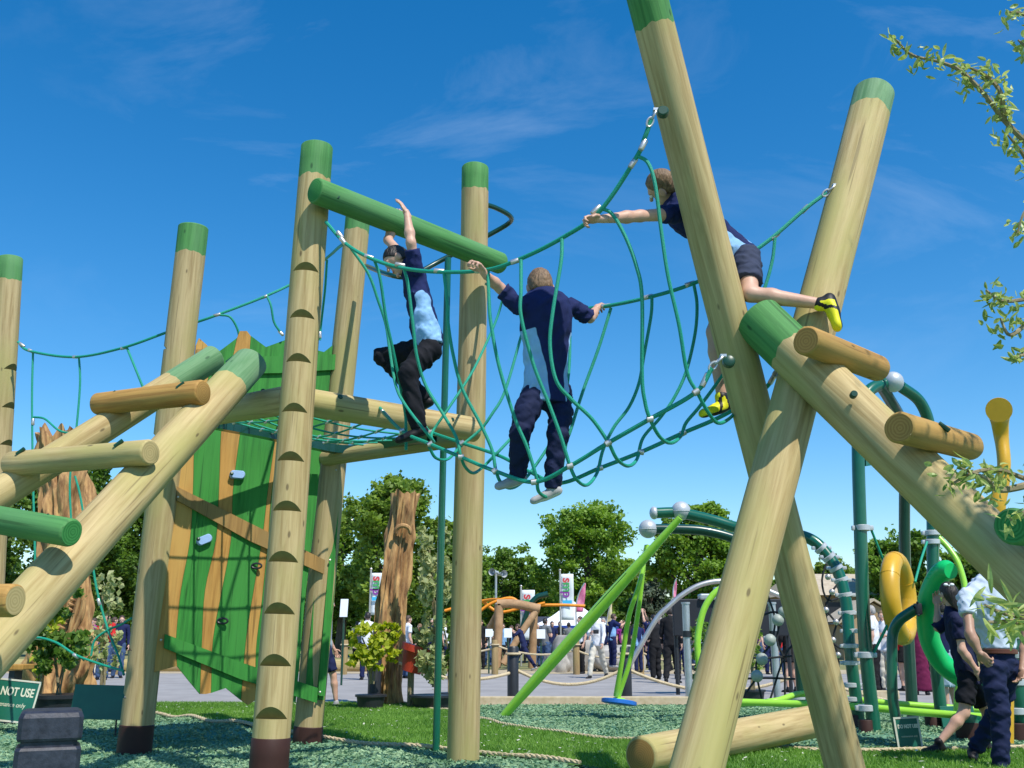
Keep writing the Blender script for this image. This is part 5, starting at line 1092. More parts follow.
# far wood that closes the view behind the crowd
xs_ = rng.uniform(-75, 85, 60000); hz = 5.0 + 1.6 * np.sin(xs_ * .23) + 1.1 * np.sin(xs_ * .61 + 2); zs_ = hz * rng.uniform(0, 1, 60000) ** .8; ys_ = 96 + rng.normal(0, 2.0, 60000) + 1.5 * np.sin(xs_ * .9) 
p_ = np.stack([xs_, ys_, zs_], 1); a_ = rng.normal(size=p_.shape); a_ /= np.linalg.norm(a_, axis=1)[:, None]; b_ = np.cross(rng.normal(size=p_.shape) + [0, 0, 1.5], a_); b_ /= np.linalg.norm(b_, axis=1)[:, None]; s__ = rng.uniform(.18, .42, (60000, 1))
tag(fast_mesh('far_wood', np.stack([p_ - a_ * s__, p_ - b_ * s__, p_ + a_ * s__, p_ + b_ * s__], 1), 4, M['leaf_dark']), kind='stuff')
def shrub(name, cx, Y, z0, H, W, leaf, n, size, label, pot=None, stems=5, cat='potted shrub', aspect=.8, lobes=9):
    T = thing(name, label, cat, (cx, Y, 0)); r = random.Random(sum(map(ord, label))); C = []
    for i in range(lobes):
        a = r.uniform(0, 6.28); C.append(((cx + math.cos(a) * W * r.uniform(.1, .6), Y + math.sin(a) * W * r.uniform(.1, .6), z0 + H * r.uniform(.12, .88)), (W * .42, W * .42, H * .16), 1))
    fast_mesh('foliage', leaf_cloud(C, n, size, aspect) - np.array([cx, Y, 0]), 4, M[leaf], T)
    mb = MB()
    for i in range(stems):
        c = C[i][0]; mb.tube(smooth_path([Vector((cx + r.uniform(-.05, .05), Y, z0 - .1)), Vector((cx, Y, z0 + H * .2)).lerp(Vector(c), .4), Vector(c)], 4), .012, 6)
    mb.build('stem', M['bark2'], T)
    if pot:
        rp_, hp_ = pot; mb = MB(); mb.tube([Vector((cx, Y, .02)), Vector((cx, Y, hp_ * .88)), Vector((cx, Y, hp_ * .88)), Vector((cx, Y, hp_))], [rp_ * .8, rp_ * .97, rp_ * 1.07, rp_ * 1.07], 22, cap=True); mb.build('pot', M['black'], T)
    return T
shrub('potted_shrub', P(62, 660, 13.2).x, 13.2, .42, 1.25, .52, 'leaf_mid', 1900, .050, 'glossy green shrub in a black pot in front of the left carved trunk', (.30, .38))
shrub('yellow_shrub', P(46, 620, 13.9).x, 13.9, .5, 1.3, .25, 'leaf_yel', 350, .05, 'yellow leaved plant just behind the glossy potted shrub', (.2, .3), stems=3)
shrub('potted_shrub', P(108, 640, 14.2).x, 14.2, .35, 1.8, .33, 'leaf_var', 420, .05, 'loose pale leaved shrub between the boards and the big leaning post', (.18, .3), stems=4)
shrub('yellow_shrub', P(372, 660, 15.6).x, 15.6, .50, .85, .50, 'leaf_yel', 1300, .055, 'yellow green shrub in a small black pot beside the carved trunk', (.22, .25))
shrub('potted_shrub', P(436, 620, 15.7).x, 15.7, .45, 2.65, .48, 'leaf_var', 3200, .055, 'tall variegated cream and green shrub in a low black pot', (.36, .24), stems=7)
shrub('potted_shrub', P(452, 660, 16.1).x, 16.1, .35, 1.1, .28, 'leaf_mid', 500, .05, 'small green shrub tucked behind the tall variegated shrub', (.20, .25))
shrub('potted_shrub', P(700, 660, 17.2).x, 17.2, .3, 1.1, .35, 'leaf_mid', 450, .05, 'low green shrub beside the steel post', (.2, .25))
shrub('potted_shrub', P(750, 650, 17.0).x, 17.0, .3, 1.6, .3, 'leaf_lite', 300, .05, 'thin leafy sapling behind the black net', (.2, .25))
M['redpot'] = plain('red_pot', (.50, .05, .025), rough=.5)
T = thing('red_pot', 'tilted bright red plant pot leaning against the carved trunk', 'plant pot', tuple(P(410, 700, 16.2))); T.location.z = .45
mb = MB(); c = P(411, 672, 15.95); d = Vector((.28, 0, 1)).normalized(); mb.tube([c, c + d * .30, c + d * .30, c + d * .40], [.15, .21, .25, .26], 22); mb.build('pot', M['redpot'], T)
mb = MB(); mb.tube([Vector((c.x, c.y, 0)), c], [.05, .05], 8); mb.build('stake', M['bark2'], T)

# carved trunks
M['carve'] = noise_mat('carved_timber', (.12, .05, .015), (.62, .38, .15), scale=3.2, rough=.85, stretch=(3.5, 3.5, .8), bump=1.0, detail=9, c3=(.36, .20, .08))
M['carve_dark'] = plain('carving_shadow_stain', (.07, .035, .018), rough=.9)
def carved(path, radii, label, seed, jag=.25, ridge=1.0):
    rr = np.random.default_rng(seed); pts = smooth_path(path, 12); nseg = 110; m = len(pts); T = thing('carved_trunk', label, 'wood sculpture', (path[0].x, path[0].y, 0))
    vs, fs = [], []; fr = [(rr.integers(2, 22), rr.uniform(-2.5, 2.5), rr.uniform(0, 6.28), rr.uniform(.4, 1)) for _ in range(16)]
    cum = [0]
    for a, b in zip(pts, pts[1:]): cum.append(cum[-1] + (b - a).length)
    dn = dense(pts, .035); m = len(dn)
    for j, p in enumerate(dn):
        t = j / (m - 1); r0 = float(np.interp(t, np.linspace(0, 1, len(radii)), radii)); z = p.z
        for i in range(nseg):
            a = 6.2832 * i / nseg; dsp = 0
            for k, w, ph, am in fr: dsp += am * (1 - abs(math.sin(k * .5 * a + w * z + ph + .8 * math.sin(z * 2.1 + ph)))) * (3.0 / (k + 3))
            dsp = (dsp / 1.15 - 1) * .27 * ridge; q = p + Vector((math.cos(a), math.sin(a), 0)) * r0 * (1 + dsp)
            if j > m - 12: q.z += jag * (.5 + .5 * math.sin(3 * a + seed) * math.sin(7 * a)) * (j - m + 12) / 12
            vs.append(q)
    for j in range(m - 1):
        for i in range(nseg): k = (i + 1) % nseg; fs.append((j * nseg + i, j * nseg + k, (j + 1) * nseg + k, (j + 1) * nseg + i))
    vs.append(dn[-1] + Vector((0, 0, -.1))); e = len(vs) - 1
    for i in range(nseg): fs.append(((m - 1) * nseg + i, (m - 1) * nseg + (i + 1) % nseg, e))
    obj('trunk', vs, fs, M['carve'], T, True, sharp=60); return T
T = carved([Vector((P(384, 705, 16.6).x, 16.6, 0)), P(388, 650, 16.6), P(392, 600, 16.6), P(398, 550, 16.6), P(406, 496, 16.6)], [.24, .25, .26, .24, .21, .21, .225], 'tall carved tree trunk sculpture with a knotted head, centre left', 4, jag=.10, ridge=2.2)
for px, py, Y, rx, rz in ((403, 532, 16.34, .12, .10),):
    pts_ = [P(px, py, Y) + Vector((math.cos(t) * rx, -.03 * math.sin(t), math.sin(t) * rz)) for t in np.linspace(-.4, 3.6, 18)]; mb = MB(); mb.tube(pts_, [.015] + [.038] * 16 + [.012], 8); mb.build('carved_ridge', M['carve'], T)
T = carved([Vector((P(62, 705, 15.2).x, 15.2, 0)), P(62, 640, 15.2), P(66, 580, 15.2), P(65, 520, 15.2), P(63, 470, 15.2), P(60, 442, 15.2)], [.42, .44, .36, .32, .38, .37, .35], 'weathered carved tree trunk with scaly crest, behind the left ladder', 9, jag=.3, ridge=2.4)
mb = MB()
for i in range(14):
    t = i / 13; q = P(84 - 24 * t, 572 + 60 * t, 14.78); mb.ball(q, (.055, .05, .03), 10, rot=Matrix.Rotation(.5, 3, 'Y'))
mb.build('carved_crest', M['carve'], T)
for l_ in ([(82, 590), (76, 610), (70, 634), (72, 650)], [(84, 600), (82, 615), (75, 630), (70, 648)], [(79, 628), (84, 636), (80, 652), (72, 660)]):
    mb = MB(); mb.tube(smooth_path([P(a, b, 14.80) for a, b in l_], 6), .04, 8); mb.build('carved_ridge', M['carve'], T)

# willow tree at our right, its twigs reach into the picture
Wt = thing('willow_tree', 'willow whose curled leafy twigs hang into the picture from the right', 'tree', (3.6, 3.4, 0))
mb = MB(); mb.tube(smooth_path([Vector((3.6, 3.4, 0)), Vector((3.55, 3.4, 1.4)), Vector((3.7, 3.5, 2.6)), Vector((3.5, 3.6, 4.4))], 5), [.13] * 8 + [.10] * 4 + [.06] * 4, 12); mb.build('trunk', M['bark'], Wt)
twigs = [[(1180, 300, 3.5), (1090, 200, 3.4), (1030, 146, 3.3), (1004, 120, 3.25), (985, 95, 3.2), (962, 72, 3.2), (940, 62, 3.2), (912, 55, 3.15), (896, 40, 3.1)], [(1004, 120, 3.25), (1000, 92, 3.2), (985, 75, 3.2), (965, 66, 3.15)], [(1090, 200, 3.4), (1040, 175, 3.4), (1020, 150, 3.35), (1008, 135, 3.3)],
         [(1180, 150, 3.45), (1100, 90, 3.4), (1050, 30, 3.3), (1022, 14, 3.25), (1010, 12, 3.2)], [(1180, 190, 3.45), (1090, 120, 3.4), (1040, 60, 3.3), (1018, 40, 3.3)], [(1180, 200, 3.45), (1100, 160, 3.4), (1050, 190, 3.35), (1026, 210, 3.3), (1017, 235, 3.3)],
         [(1190, 290, 3.5), (1120, 260, 3.5), (1060, 290, 3.4), (1020, 300, 3.35), (1000, 300, 3.3), (986, 290, 3.3)], [(1060, 290, 3.4), (1030, 320, 3.35), (1010, 335, 3.3), (1000, 318, 3.3)], [(1060, 290, 3.4), (1035, 345, 3.35), (1016, 358, 3.3)],
         [(1160, 520, 3.5), (1080, 490, 3.2), (1030, 480, 3.1), (1000, 470, 3.05), (975, 472, 3.0), (950, 485, 3.0)], [(1040, 482, 3.1), (1000, 490, 3.05), (985, 478, 3.0), (960, 468, 3.0)], [(1080, 490, 3.2), (1030, 510, 3.1), (1010, 520, 3.1)],
         [(1150, 640, 3.4), (1080, 620, 3.1), (1030, 618, 3.0), (1000, 612, 2.95), (985, 605, 2.9)], [(1040, 620, 3.0), (1010, 622, 2.95), (988, 622, 2.9)]]
mb = MB(); LV = []; rl = random.Random(5)
def leaf(p, d, L, w):
    d = d.normalized(); up = Vector((rl.gauss(0, 1), rl.gauss(0, 1), rl.gauss(0, 1))); s = d.cross(up).normalized(); n_ = s.cross(d); curl = rl.uniform(-.9, .9); prev = None; rowp = []
    for k in range(5):
        t = k / 4; c = p + d * L * t + n_ * L * curl * t * t * .6; ww = w * (math.sin(math.pi * min(1, t * .92 + .06)) ** .7); rowp.append((c - s * ww + n_ * ww * .35, c, c + s * ww + n_ * ww * .35))
    for k in range(4):
        a, b = rowp[k], rowp[k + 1]; LV.append([a[0], a[1], b[1], b[0]]); LV.append([a[1], a[2], b[2], b[1]])
limbs = []
for tw in twigs:
    if tw[0][0] >= 1100:
        e = P(*tw[0]); z_ = max(.9, min(4.2, e.z - .45)); b_ = Vector((3.6 - .02 * z_, 3.45, z_)); limbs.append([b_, b_.lerp(e, .5) + Vector((0, .05, .12)), e])
for tw in limbs + twigs:
    lim = isinstance(tw[0], Vector); pts = smooth_path(tw if lim else [P(*q) for q in tw], 7); n_ = len(pts); mb.tube(pts, [(.028 - .016 * i / (n_ - 1)) if lim else (.011 * (1 - .8 * i / (n_ - 1)) + .0015) for i in range(n_)], 6)
    tw = [(0, 0)] if lim else tw
    low = tw[0][1] > 600
    ph_ = rl.uniform(0, 6)
    for i, p in enumerate(pts):
        if not low and math.sin(i * .55 + ph_) + .5 * math.sin(i * 1.3 + ph_) < -.35: continue
        t = (pts[min(i + 1, n_ - 1)] - pts[max(i - 1, 0)]).normalized()
        for _ in range(2 if low else 5):
            d = (t * rl.uniform(-.2, .9) + Vector((rl.gauss(0, .7), rl.gauss(0, .7), rl.gauss(0, .7) - .25))); L = rl.uniform(.020, .048) * (2.0 if low else 1.0)
            leaf(p + Vector((rl.gauss(0, .022), rl.gauss(0, .022), rl.gauss(0, .022))), d, L, rl.uniform(.0045, .0085) * (1.2 if low else 1.15))
for _ in range(2600):
    q = Vector((rl.gauss(0, .55), rl.gauss(0, .6), rl.gauss(0, .85))); q = Vector((3.75, 3.7, 4.2)) + q
    if q.x < 2.75 + .1 * q.z: continue
    leaf(q, Vector((rl.gauss(0, .6), rl.gauss(0, .6), -.6)), rl.uniform(.06, .11), .012)
mb.build('twigs', M['bark2'], Wt); a = np.array([[tuple(v) for v in q] for q in LV]) - np.array([3.6, 3.4, 0]); fast_mesh('leaves', a, 4, M['leaf_will'], Wt, smooth=False)

# ------------------------------------------------------------ rope fences, kerbs, boulders
for i, (px0, px1, yb, lab) in enumerate([(478, 700, 706, 'sandy timber edging in front of the path, centre'), (372, 401, 706, 'short pale timber block under the carved trunk'), (838, 900, 699, 'sandy edging strip behind the lime rails')]):
    a, b = G(px0, yb), G(px1, yb); mb = MB(); mb.box(((a.x + b.x) / 2, a.y + .06, .07), (b.x - a.x, .14, .15 if i != 1 else .22), bev=.02); tag(mb.build('timber_edging', M['kerb'], None, False), lab, 'edging')
for px0, px1, lab in ((-60, 300, 'long half log kerb along the far side of the path at left'), (300, 470, 'half log kerb beyond the path behind the carved trunk')):
    a, b = P(px0, 670, 33.5), P(px1, 670, 33.5); tag(log('log_kerb', Vector((a.x, a.y, .18)), Vector((b.x, b.y, .18)), .22, .20, None, 'pine2', 'pine_end'), lab, 'kerb log')
def fpost(px, Y, h, r, m, label, group=None):
    c = P(px, 640, Y); T = thing('fence_post', label, 'fence post', (c.x, Y, 0), group); mb = MB(); mb.tube([Vector((c.x, Y, 0)), Vector((c.x, Y, h * .97)), Vector((c.x, Y, h))], [r, r, r * .8], 14); mb.build('post', M[m], T)
    mb = MB(); mb.tube([Vector((c.x, Y, h * .86)) + Vector((math.cos(t), math.sin(t), 0)) * (r + .02) for t in [i * 2 * math.pi / 14 for i in range(15)]], .022, 7, cap=False); mb.build('rope_turn', M['hrope'], T)
fpost(376, 16.3, 1.02, .105, 'black', 'black rope fence post in front of the carved trunk')
fpost(513, 18.4, .92, .10, 'black', 'black rope fence post left of the lime leg foot'); fpost(625, 18.4, .92, .10, 'black', 'black rope fence post behind the swing seat')
for px, lab in ((495, 'left of the log play frame foot'), (576, 'in front of the grey boulders'), (640, 'behind the lime swing hangers'), (345, 'behind the yellow green shrub'), (280, 'beyond the notched post'), (118, 'under the people in red')):
    fpost(px, 30.8, 1.0, .10, 'postwood', 'wooden rope fence post ' + lab, 'wooden posts beyond the path')
def swag(a, b, sag, label, r=.028, ya=18.4, yb=18.4):
    p, q = P(a[0], a[1], ya), P(b[0], b[1], yb); pts = [p.lerp(q, t) - Vector((0, 0, sag * 4 * t * (1 - t))) for t in np.linspace(0, 1, 15)]; mb = MB(); mb.tube(pts, r, 8)
    for k in range(3): pass
    tag(mb.build('fence_rope', M['hrope']), label, 'rope')
swag((378, 652), (513, 672), .25, 'hemp rope slung from the black post by the carved trunk', ya=16.3); swag((513, 668), (625, 668), .28, 'hemp rope slung between the two black posts at centre'); swag((625, 668), (790, 678), .3, 'hemp rope slung right of the swing seat'); swag((800, 672), (1060, 700), .35, 'hemp rope slung behind the ring climber', yb=17)
swag((495, 645), (576, 650), .2, 'rope between wooden posts in front of the log play frame', ya=30.8, yb=30.8); swag((576, 650), (640, 652), .2, 'rope between wooden posts before the boulders', ya=30.8, yb=30.8); swag((640, 652), (740, 660), .25, 'rope from the wooden post behind the swing', ya=30.8, yb=30.8); swag((345, 645), (495, 648), .3, 'rope beyond the path behind the variegated shrub', ya=30.8, yb=30.8)
def boulder(px, Y, w, h, label, seed):
    c = P(px, 640, Y); r = np.random.default_rng(seed); ks = r.normal(size=(7, 3)) * 2.2; ph = r.uniform(0, 6, 7); bm = bmesh.new(); bmesh.ops.create_icosphere(bm, subdivisions=4, radius=1.0)
    for v in bm.verts:
        q = np.array(v.co); d = sum(math.sin(k @ q + p) for k, p in zip(ks, ph)) * .07 + sum(math.sin(3 * (k @ q) + p) for k, p in zip(ks, ph)) * .018; v.co = Vector((q[0] * w / 2 * (1 + d), q[1] * w * .4 * (1 + d), (np.clip(q[2] * (1 + d), -.6, .8) + .55) * h / 1.3))
    me = bpy.data.meshes.new('boulder'); bm.to_mesh(me); bm.free(); me.materials.append(M['stone']); me.polygons.foreach_set('use_smooth', [True] * len(me.polygons)); o = bpy.data.objects.new('boulder', me); link(o); o.location = (c.x, Y, -.05); tag(o, label, 'boulder', 'boulders beyond the path')
boulder(570, 33.5, 1.2, 1.15, 'upright grey boulder just left of the photographer', 1); boulder(583, 34.2, 1.1, 1.0, 'grey boulder behind the wooden post', 2); boulder(555, 33, .9, .6, 'low pale boulder at the left end of the row', 3); boulder(617, 33.5, 1.4, .85, 'grey boulder right of the photographer', 4); boulder(630, 34.5, 1.1, .7, 'flat grey boulder behind the swing hangers', 5)

# ------------------------------------------------------------ far playground and stalls
T = thing('log_play_frame', 'rustic peeled log play frame with orange tubes beyond the path', 'play frame', tuple(P(520, 664, 36)))
T.location.z = 0
def L2(lst, r, m, name): tubep(name, lst, r, m, T, n=10, per=6)
M['peeled'] = noise_mat('peeled_log', (.28, .16, .075), (.48, .30, .16), scale=3, rough=.8, bump=.4)
L2([(499, 604, 36), (498, 635, 36), (496, 668, 36)], .16, M['peeled'], 'upright'); L2([(534, 612, 36.5), (533, 640, 36.5), (532, 668, 36.5)], .14, M['peeled'], 'upright'); L2([(497, 604, 36), (515, 604, 36), (540, 609, 36)], .16, M['peeled'], 'crossbar'); L2([(537, 610, 36), (520, 635, 35.8), (503, 664, 35.6)], .12, M['peeled'], 'brace'); L2([(500, 610, 36.5), (486, 635, 37), (470, 660, 37)], .13, M['peeled'], 'brace')
for l_ in ([(440, 612, 38), (482, 601, 38), (505, 600, 37), (528, 606, 37), (545, 603, 37)], [(482, 601, 38), (500, 612, 38), (530, 606, 38), (560, 605, 38), (585, 606, 38)], [(476, 614, 37), (492, 603, 37), (510, 598, 37), (520, 603, 37)]): L2(l_, .055, M['orange'], 'orange_tube')
L2([(522, 630, 37), (528, 610, 37), (536, 598, 37), (548, 594, 37)], .10, M['dgreen2'], 'green_slide_bar')
T = thing('marquee', 'white peaked event tent with blue valance beyond the boulders', 'tent', (P(573, 640, 46).x, 46, 0)); c = T.location
w = 1.85; e = P(575, 626, 46).z; ap = P(575, 601, 46).z; vs = []; fs = []
n_ = 8
for k in range(n_ + 1):
    t = k / n_; ww = w * (1 - t) ** 1.0 * (1 - .18 * math.sin(t * math.pi)); z = e + (ap - e) * t
    vs += [Vector((c.x + sx * max(ww, .03), 46 + sy * max(ww, .03), z)) for sx, sy in ((-1, -1), (1, -1), (1, 1), (-1, 1))]
for k in range(n_): fs += [(k * 4 + i, k * 4 + (i + 1) % 4, (k + 1) * 4 + (i + 1) % 4, (k + 1) * 4 + i) for i in range(4)]
obj('roof', vs, fs, M['white_cloth'], T, False)
M['bluecloth'] = plain('blue_valance', (.02, .06, .30), rough=.8)
mb = MB(); 
for (cx, cy, sx, sy) in ((0, -w, 2 * w, .04), (0, w, 2 * w, .04), (-w, 0, .04, 2 * w - .1), (w, 0, .04, 2 * w - .1)): mb.box((c.x + cx, 46 + cy, e - .19), (sx, sy, .38))
mb.build('valance', M['bluecloth'], T, False)
for sx in (-1, 1):
    for sy in (-1, 1): mb = MB(); mb.tube([Vector((c.x + sx * (w - .08), 46 + sy * (w - .08), 0)), Vector((c.x + sx * (w - .08), 46 + sy * (w - .08), e))], .05, 8); mb.build('pole', M['ferrule'], T)
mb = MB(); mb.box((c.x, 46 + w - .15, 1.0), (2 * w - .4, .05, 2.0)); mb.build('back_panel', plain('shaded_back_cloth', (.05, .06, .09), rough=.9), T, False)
M['banner'] = plain('white_banner', (.70, .76, .80), rough=.8, vary=.04)
LC = [plain('banner_red', (.55, .05, .06), rough=.7), plain('banner_green', (.05, .35, .10), rough=.7), plain('banner_purple', (.22, .04, .30), rough=.7), plain('banner_sky', (.05, .45, .75), rough=.7)]
def banner(px0, px1, y0, y1, Y, label, letters='smp'):
    a = P(px0, y0, Y); b = P(px1, y1, Y); T = thing('banner', label, 'banner', (a.x, Y, 0), 'tall event banners')
    mb = MB(); mb.tube([Vector((a.x, Y, 0)), Vector((a.x, Y, a.z + .12))], .035, 8); mb.ball(Vector((a.x, Y, a.z + .15)), .05, 8); mb.build('pole', M['ferrule'], T)
    W, H = b.x - a.x, a.z - b.z; vs, fs = [], []
    for j in range(13):
        for i in range(5): x = W * i / 4; z = b.z + H * j / 12; vs.append(Vector((a.x + .04 + x, Y - .05 * math.sin(i * .9 + j * .5) * (i / 4), z)))
    for j in range(12):
        for i in range(4): q = j * 5 + i; fs.append((q, q + 1, q + 6, q + 5))
    o = obj('cloth', vs, fs, M['banner'], T, True); md = o.modifiers.new('s', 'SOLIDIFY'); md.thickness = .012
    sz = W * 1.05
    for i, ch in enumerate(letters):
        Fm = Matrix.Translation((a.x + W * .55, Y - .09, a.z - H * (.14 + .155 * i))) @ Matrix.Rotation(R(90), 4, 'X') @ Matrix.Rotation(R(-90), 4, 'Z'); text_obj(ch, sz, LC[i % 3], Fm, T, bold=.012)
    mb = MB(); mb.box((a.x + W * .55, Y - .085, a.z - H * .62), (W * .75, .01, H * .09)); mb.build('logo_patch', LC[3], T, False)
banner(560, 573, 574, 620, 40, 'tall white banner with coloured letters in front of the tent peak', 'smp'); banner(521, 534, 590, 640, 40, 'white banner with coloured letters behind the log play frame', 'smp'); banner(371, 382, 573, 615, 38, 'white banner with red letters showing left of the carved trunk', 'smp')
def feather(px, y0, y1, wpx, Y, m, label):
    a = P(px, y1, Y); tpp = P(px + wpx * .9, y0, Y); T = thing('feather_flag', label, 'flag', (a.x, Y, 0)); H = tpp.z - a.z; W = wpx * Y / 1000; vs, fs = [], []
    for j in range(15):
        t = j / 14; xl = a.x + W * .75 * t ** 2.2; wd = W * .62 * (math.sin(math.pi * min(1, .30 + .68 * t)) ** .8) + .01
        for i in range(4): vs.append(Vector((xl + wd * i / 3, Y - .03 * math.sin(i + j * .6), a.z + H * t)))
    for j in range(14):
        for i in range(3): q = j * 4 + i; fs.append((q, q + 1, q + 5, q + 4))
    o = obj('cloth', vs, fs, m, T, True); md = o.modifiers.new('s', 'SOLIDIFY'); md.thickness = .012
    mb = MB(); mb.tube([Vector((a.x, Y, 0)), a] + [Vector(vs[j * 4]) for j in range(0, 15, 2)], .03, 8); mb.build('pole', M['ferrule'], T)
M['pinkflag'] = noise_mat('pink_flag', (.50, .05, .20), (.72, .30, .42), scale=3.5, rough=.8); feather(576, 583, 612, 12, 42, M['pinkflag'], 'pink feather flag behind the tent peak')
feather(673, 579, 598, 5, 45, M['pinkflag'], 'thin pink flag above the black screen'); M['yelflag'] = noise_mat('yellow_flag', (.55, .42, .08), (.60, .58, .5), scale=4, rough=.8); feather(606, 602, 640, 8, 42, M['yelflag'], 'yellow and grey flag right of the lime leg')
# loudspeaker post
T = thing('loudspeaker_post', 'thin grey post carrying two horn loudspeakers in front of the trees', 'loudspeaker', (P(496, 640, 44).x, 44, 0)); q = P(496, 574, 44)
mb = MB(); mb.tube([Vector((q.x, 44, 0)), q], .05, 8); mb.build('pole', M['steel'], T)
for px, dx in ((494, -.5), (502, .55)):
    c = P(px, 572 if px < 500 else 574, 44); d = Vector((dx, -1, 0)).normalized(); mb = MB(); mb.tube([c + d * .2, c, c - d * .25, c - d * .35], [.16, .09, .06, .06], 16, cap=False); mb.tube([c - d * .02, c + d * .05], [.09, .03], 12); mb.build('horn', M['white_ball'], T)
# small notices on stands, black screen, steel posts and arc
def notice(px, py, Y, w, h, label, group='small notices on stakes'):
    c = P(px, py, Y); T = thing('notice', label, 'notice', (c.x, Y, 0), group); mb = MB(); mb.tube([Vector((c.x, Y + .05, 0)), c + Vector((0, .05, 0))], .025, 8); mb.build('stake', M['dgreen2'], T); mb = MB(); mb.box(c, (w, .02, h), Matrix.Rotation(R(-12), 3, 'X'), bev=.005); mb.build('panel', M['banner'], T, False)
notice(489, 633, 31.5, .22, .24, 'white notice left of the log play upright'); notice(508, 633, 31.5, .24, .28, 'white notice right of the log play upright'); notice(541, 634, 31.5, .26, .28, 'white notice below the tent corner'); notice(344, 608, 24, .18, .42, 'narrow white notice behind the back post')
T = thing('screen_wall', 'black display screen wall behind the steel posts', 'screen', (P(720, 640, 20).x, 20, 0)); a, b = P(672, 599, 20), P(790, 636, 20)
mb = MB(); mb.box(((a.x + b.x) / 2, 20, (a.z + b.z) / 2), (b.x - a.x, .12, a.z - b.z), bev=.02); mb.build('panel', plain('matt_black_panel', (.010, .012, .018), rough=.55), T, False)
for px in (676, 735, 788): mb = MB(); c = P(px, 640, 20.1); mb.tube([Vector((c.x, 20.1, 0)), Vector((c.x, 20.1, b.z + .2))], .04, 8); mb.build('leg', M['black'], T)
mb = MB(); c = P(714, 597, 20); mb.box(c, (.6, .3, .12), bev=.03); mb.box(c + Vector((.1, 0, .12)), (.2, .2, .14), bev=.03); mb.build('lamp_unit', M['steel'], T, False)
for px, lab in ((687, 'galvanised steel post left of the crossed logs'), (774, 'galvanised steel post seen between the crossed logs')):
    T = thing('steel_post', lab, 'post', (P(px, 640, 17).x, 17, 0)); c = T.location; t_ = P(px, 604, 17); mb = MB(); mb.tube([Vector((c.x, 17, 0)), Vector((c.x, 17, t_.z))], .062, 14); mb.build('tube', M['steel'], T); mb = MB(); mb.tube([Vector((c.x, 17, t_.z)), Vector((c.x, 17, t_.z + .03))], .075, 14); mb.build('cap', M['steel'], T)
    mb = MB(); mb.tube([Vector((c.x, 17, P(px, 634, 17).z)) + Vector((0, 0, k)) for k in (-.05, .05)], .075, 14); mb.build('collar', M['black'], T)
T = thing('steel_arc', 'pale curved steel tube rising from the crowd to the black screen', 'arc', (P(650, 640, 19).x, 19, 0)); tubep('tube', [(628, 668, 19), (655, 621, 19), (668, 607, 19), (682, 595, 19), (700, 585, 19), (722, 581, 19), (750, 584, 19), (790, 600, 19)], .048, M['ferrule'], T)
# wooden hut
M['hutwall'] = noise_mat('hut_boards', (.30, .20, .11), (.46, .33, .20), scale=2, rough=.85, stretch=(6, 6, .4)); M['hutroof'] = noise_mat('hut_roof', (.40, .33, .24), (.52, .45, .34), scale=3, rough=.9)
T = thing('wooden_hut', 'low timber hut with a tan pitched roof behind the clamped arch', 'hut', (P(855, 640, 62).x, 62, 0)); c = T.location
za, zb = P(855, 596, 62).z, P(855, 574, 62).z; w = 4.6
mb = MB(); mb.box((c.x, 62, za / 2), (2 * w, 7, za)); mb.build('wall', M['hutwall'], T, False); mb = MB(); mb.add([Vector((c.x + x, 62 + y, z)) for x, y, z in ((-w - .4, -4, za - .1), (w + .4, -4, za - .1), (w + .4, 4, za - .1), (-w - .4, 4, za - .1), (-w * .8, 0, zb), (w * .8, 0, zb))], [(0, 1, 5, 4), (2, 3, 4, 5), (1, 2, 5), (3, 0, 4), (0, 3, 2, 1)]); mb.build('roof', M['hutroof'], T, False)
for px in (835, 858, 880): mb = MB(); q = P(px, 612, 58.4); mb.box(q, (1.0, .1, 1.1)); mb.build('window', M['black'], T, False)
T = thing('wooden_hut', 'small shed gable seen left of the ochre loop', 'hut', (P(876, 640, 50).x, 50, 0)); c = T.location; zt = P(880, 603, 50).z; zs = P(880, 622, 50).z
mb = MB(); mb.add([Vector((c.x + x, 50 + y, z)) for y in (0, 3) for x, z in ((-1.6, 0), (1.6, 0), (1.6, zs), (0, zt), (-1.6, zs))], [(0, 1, 2, 3, 4), (9, 8, 7, 6, 5), (0, 5, 6, 1), (1, 6, 7, 2), (2, 7, 8, 3), (3, 8, 9, 4), (4, 9, 5, 0)]); mb.build('wall', M['hutwall'], T, False)
mb = MB(); mb.add([Vector((c.x + x, 50 + y, z)) for y in (-.2, 3.2) for x, z in ((-1.8, zs - .1), (0, zt + .1), (1.8, zs - .1), (1.8, zs + .02), (0, zt + .22), (-1.8, zs + .02))], [(0, 1, 4, 5), (1, 2, 3, 4), (11, 10, 7, 6), (10, 9, 8, 7), (5, 4, 10, 11), (4, 3, 9, 10), (0, 6, 7, 1), (1, 7, 8, 2)]); mb.build('roof', M['hutroof'], T, False)
# plank bench at the left edge
T = thing('plank_bench', 'low green and brown plank shelf at the left edge behind the notice board', 'bench', (P(10, 665, 12.6).x, 12.6, 0)); a = P(-30, 667, 12.6); b = P(29, 665, 12.6)
mb = MB(); mb.box(((a.x + b.x) / 2 - .1, 12.6, a.z), (b.x - a.x - .2, .3, .06), bev=.01); mb.build('plank', M['gplank'], T, False); mb = MB(); mb.box((b.x - .10, 12.6, a.z + .002), (.2, .3, .062), bev=.01); mb.build('plank_end', M['oplank'], T, False)
for dx in (.15, .65): mb = MB(); mb.box((b.x - dx, 12.6, a.z / 2 - .02), (.07, .2, a.z - .04)); mb.build('leg', M['black'], T, False)

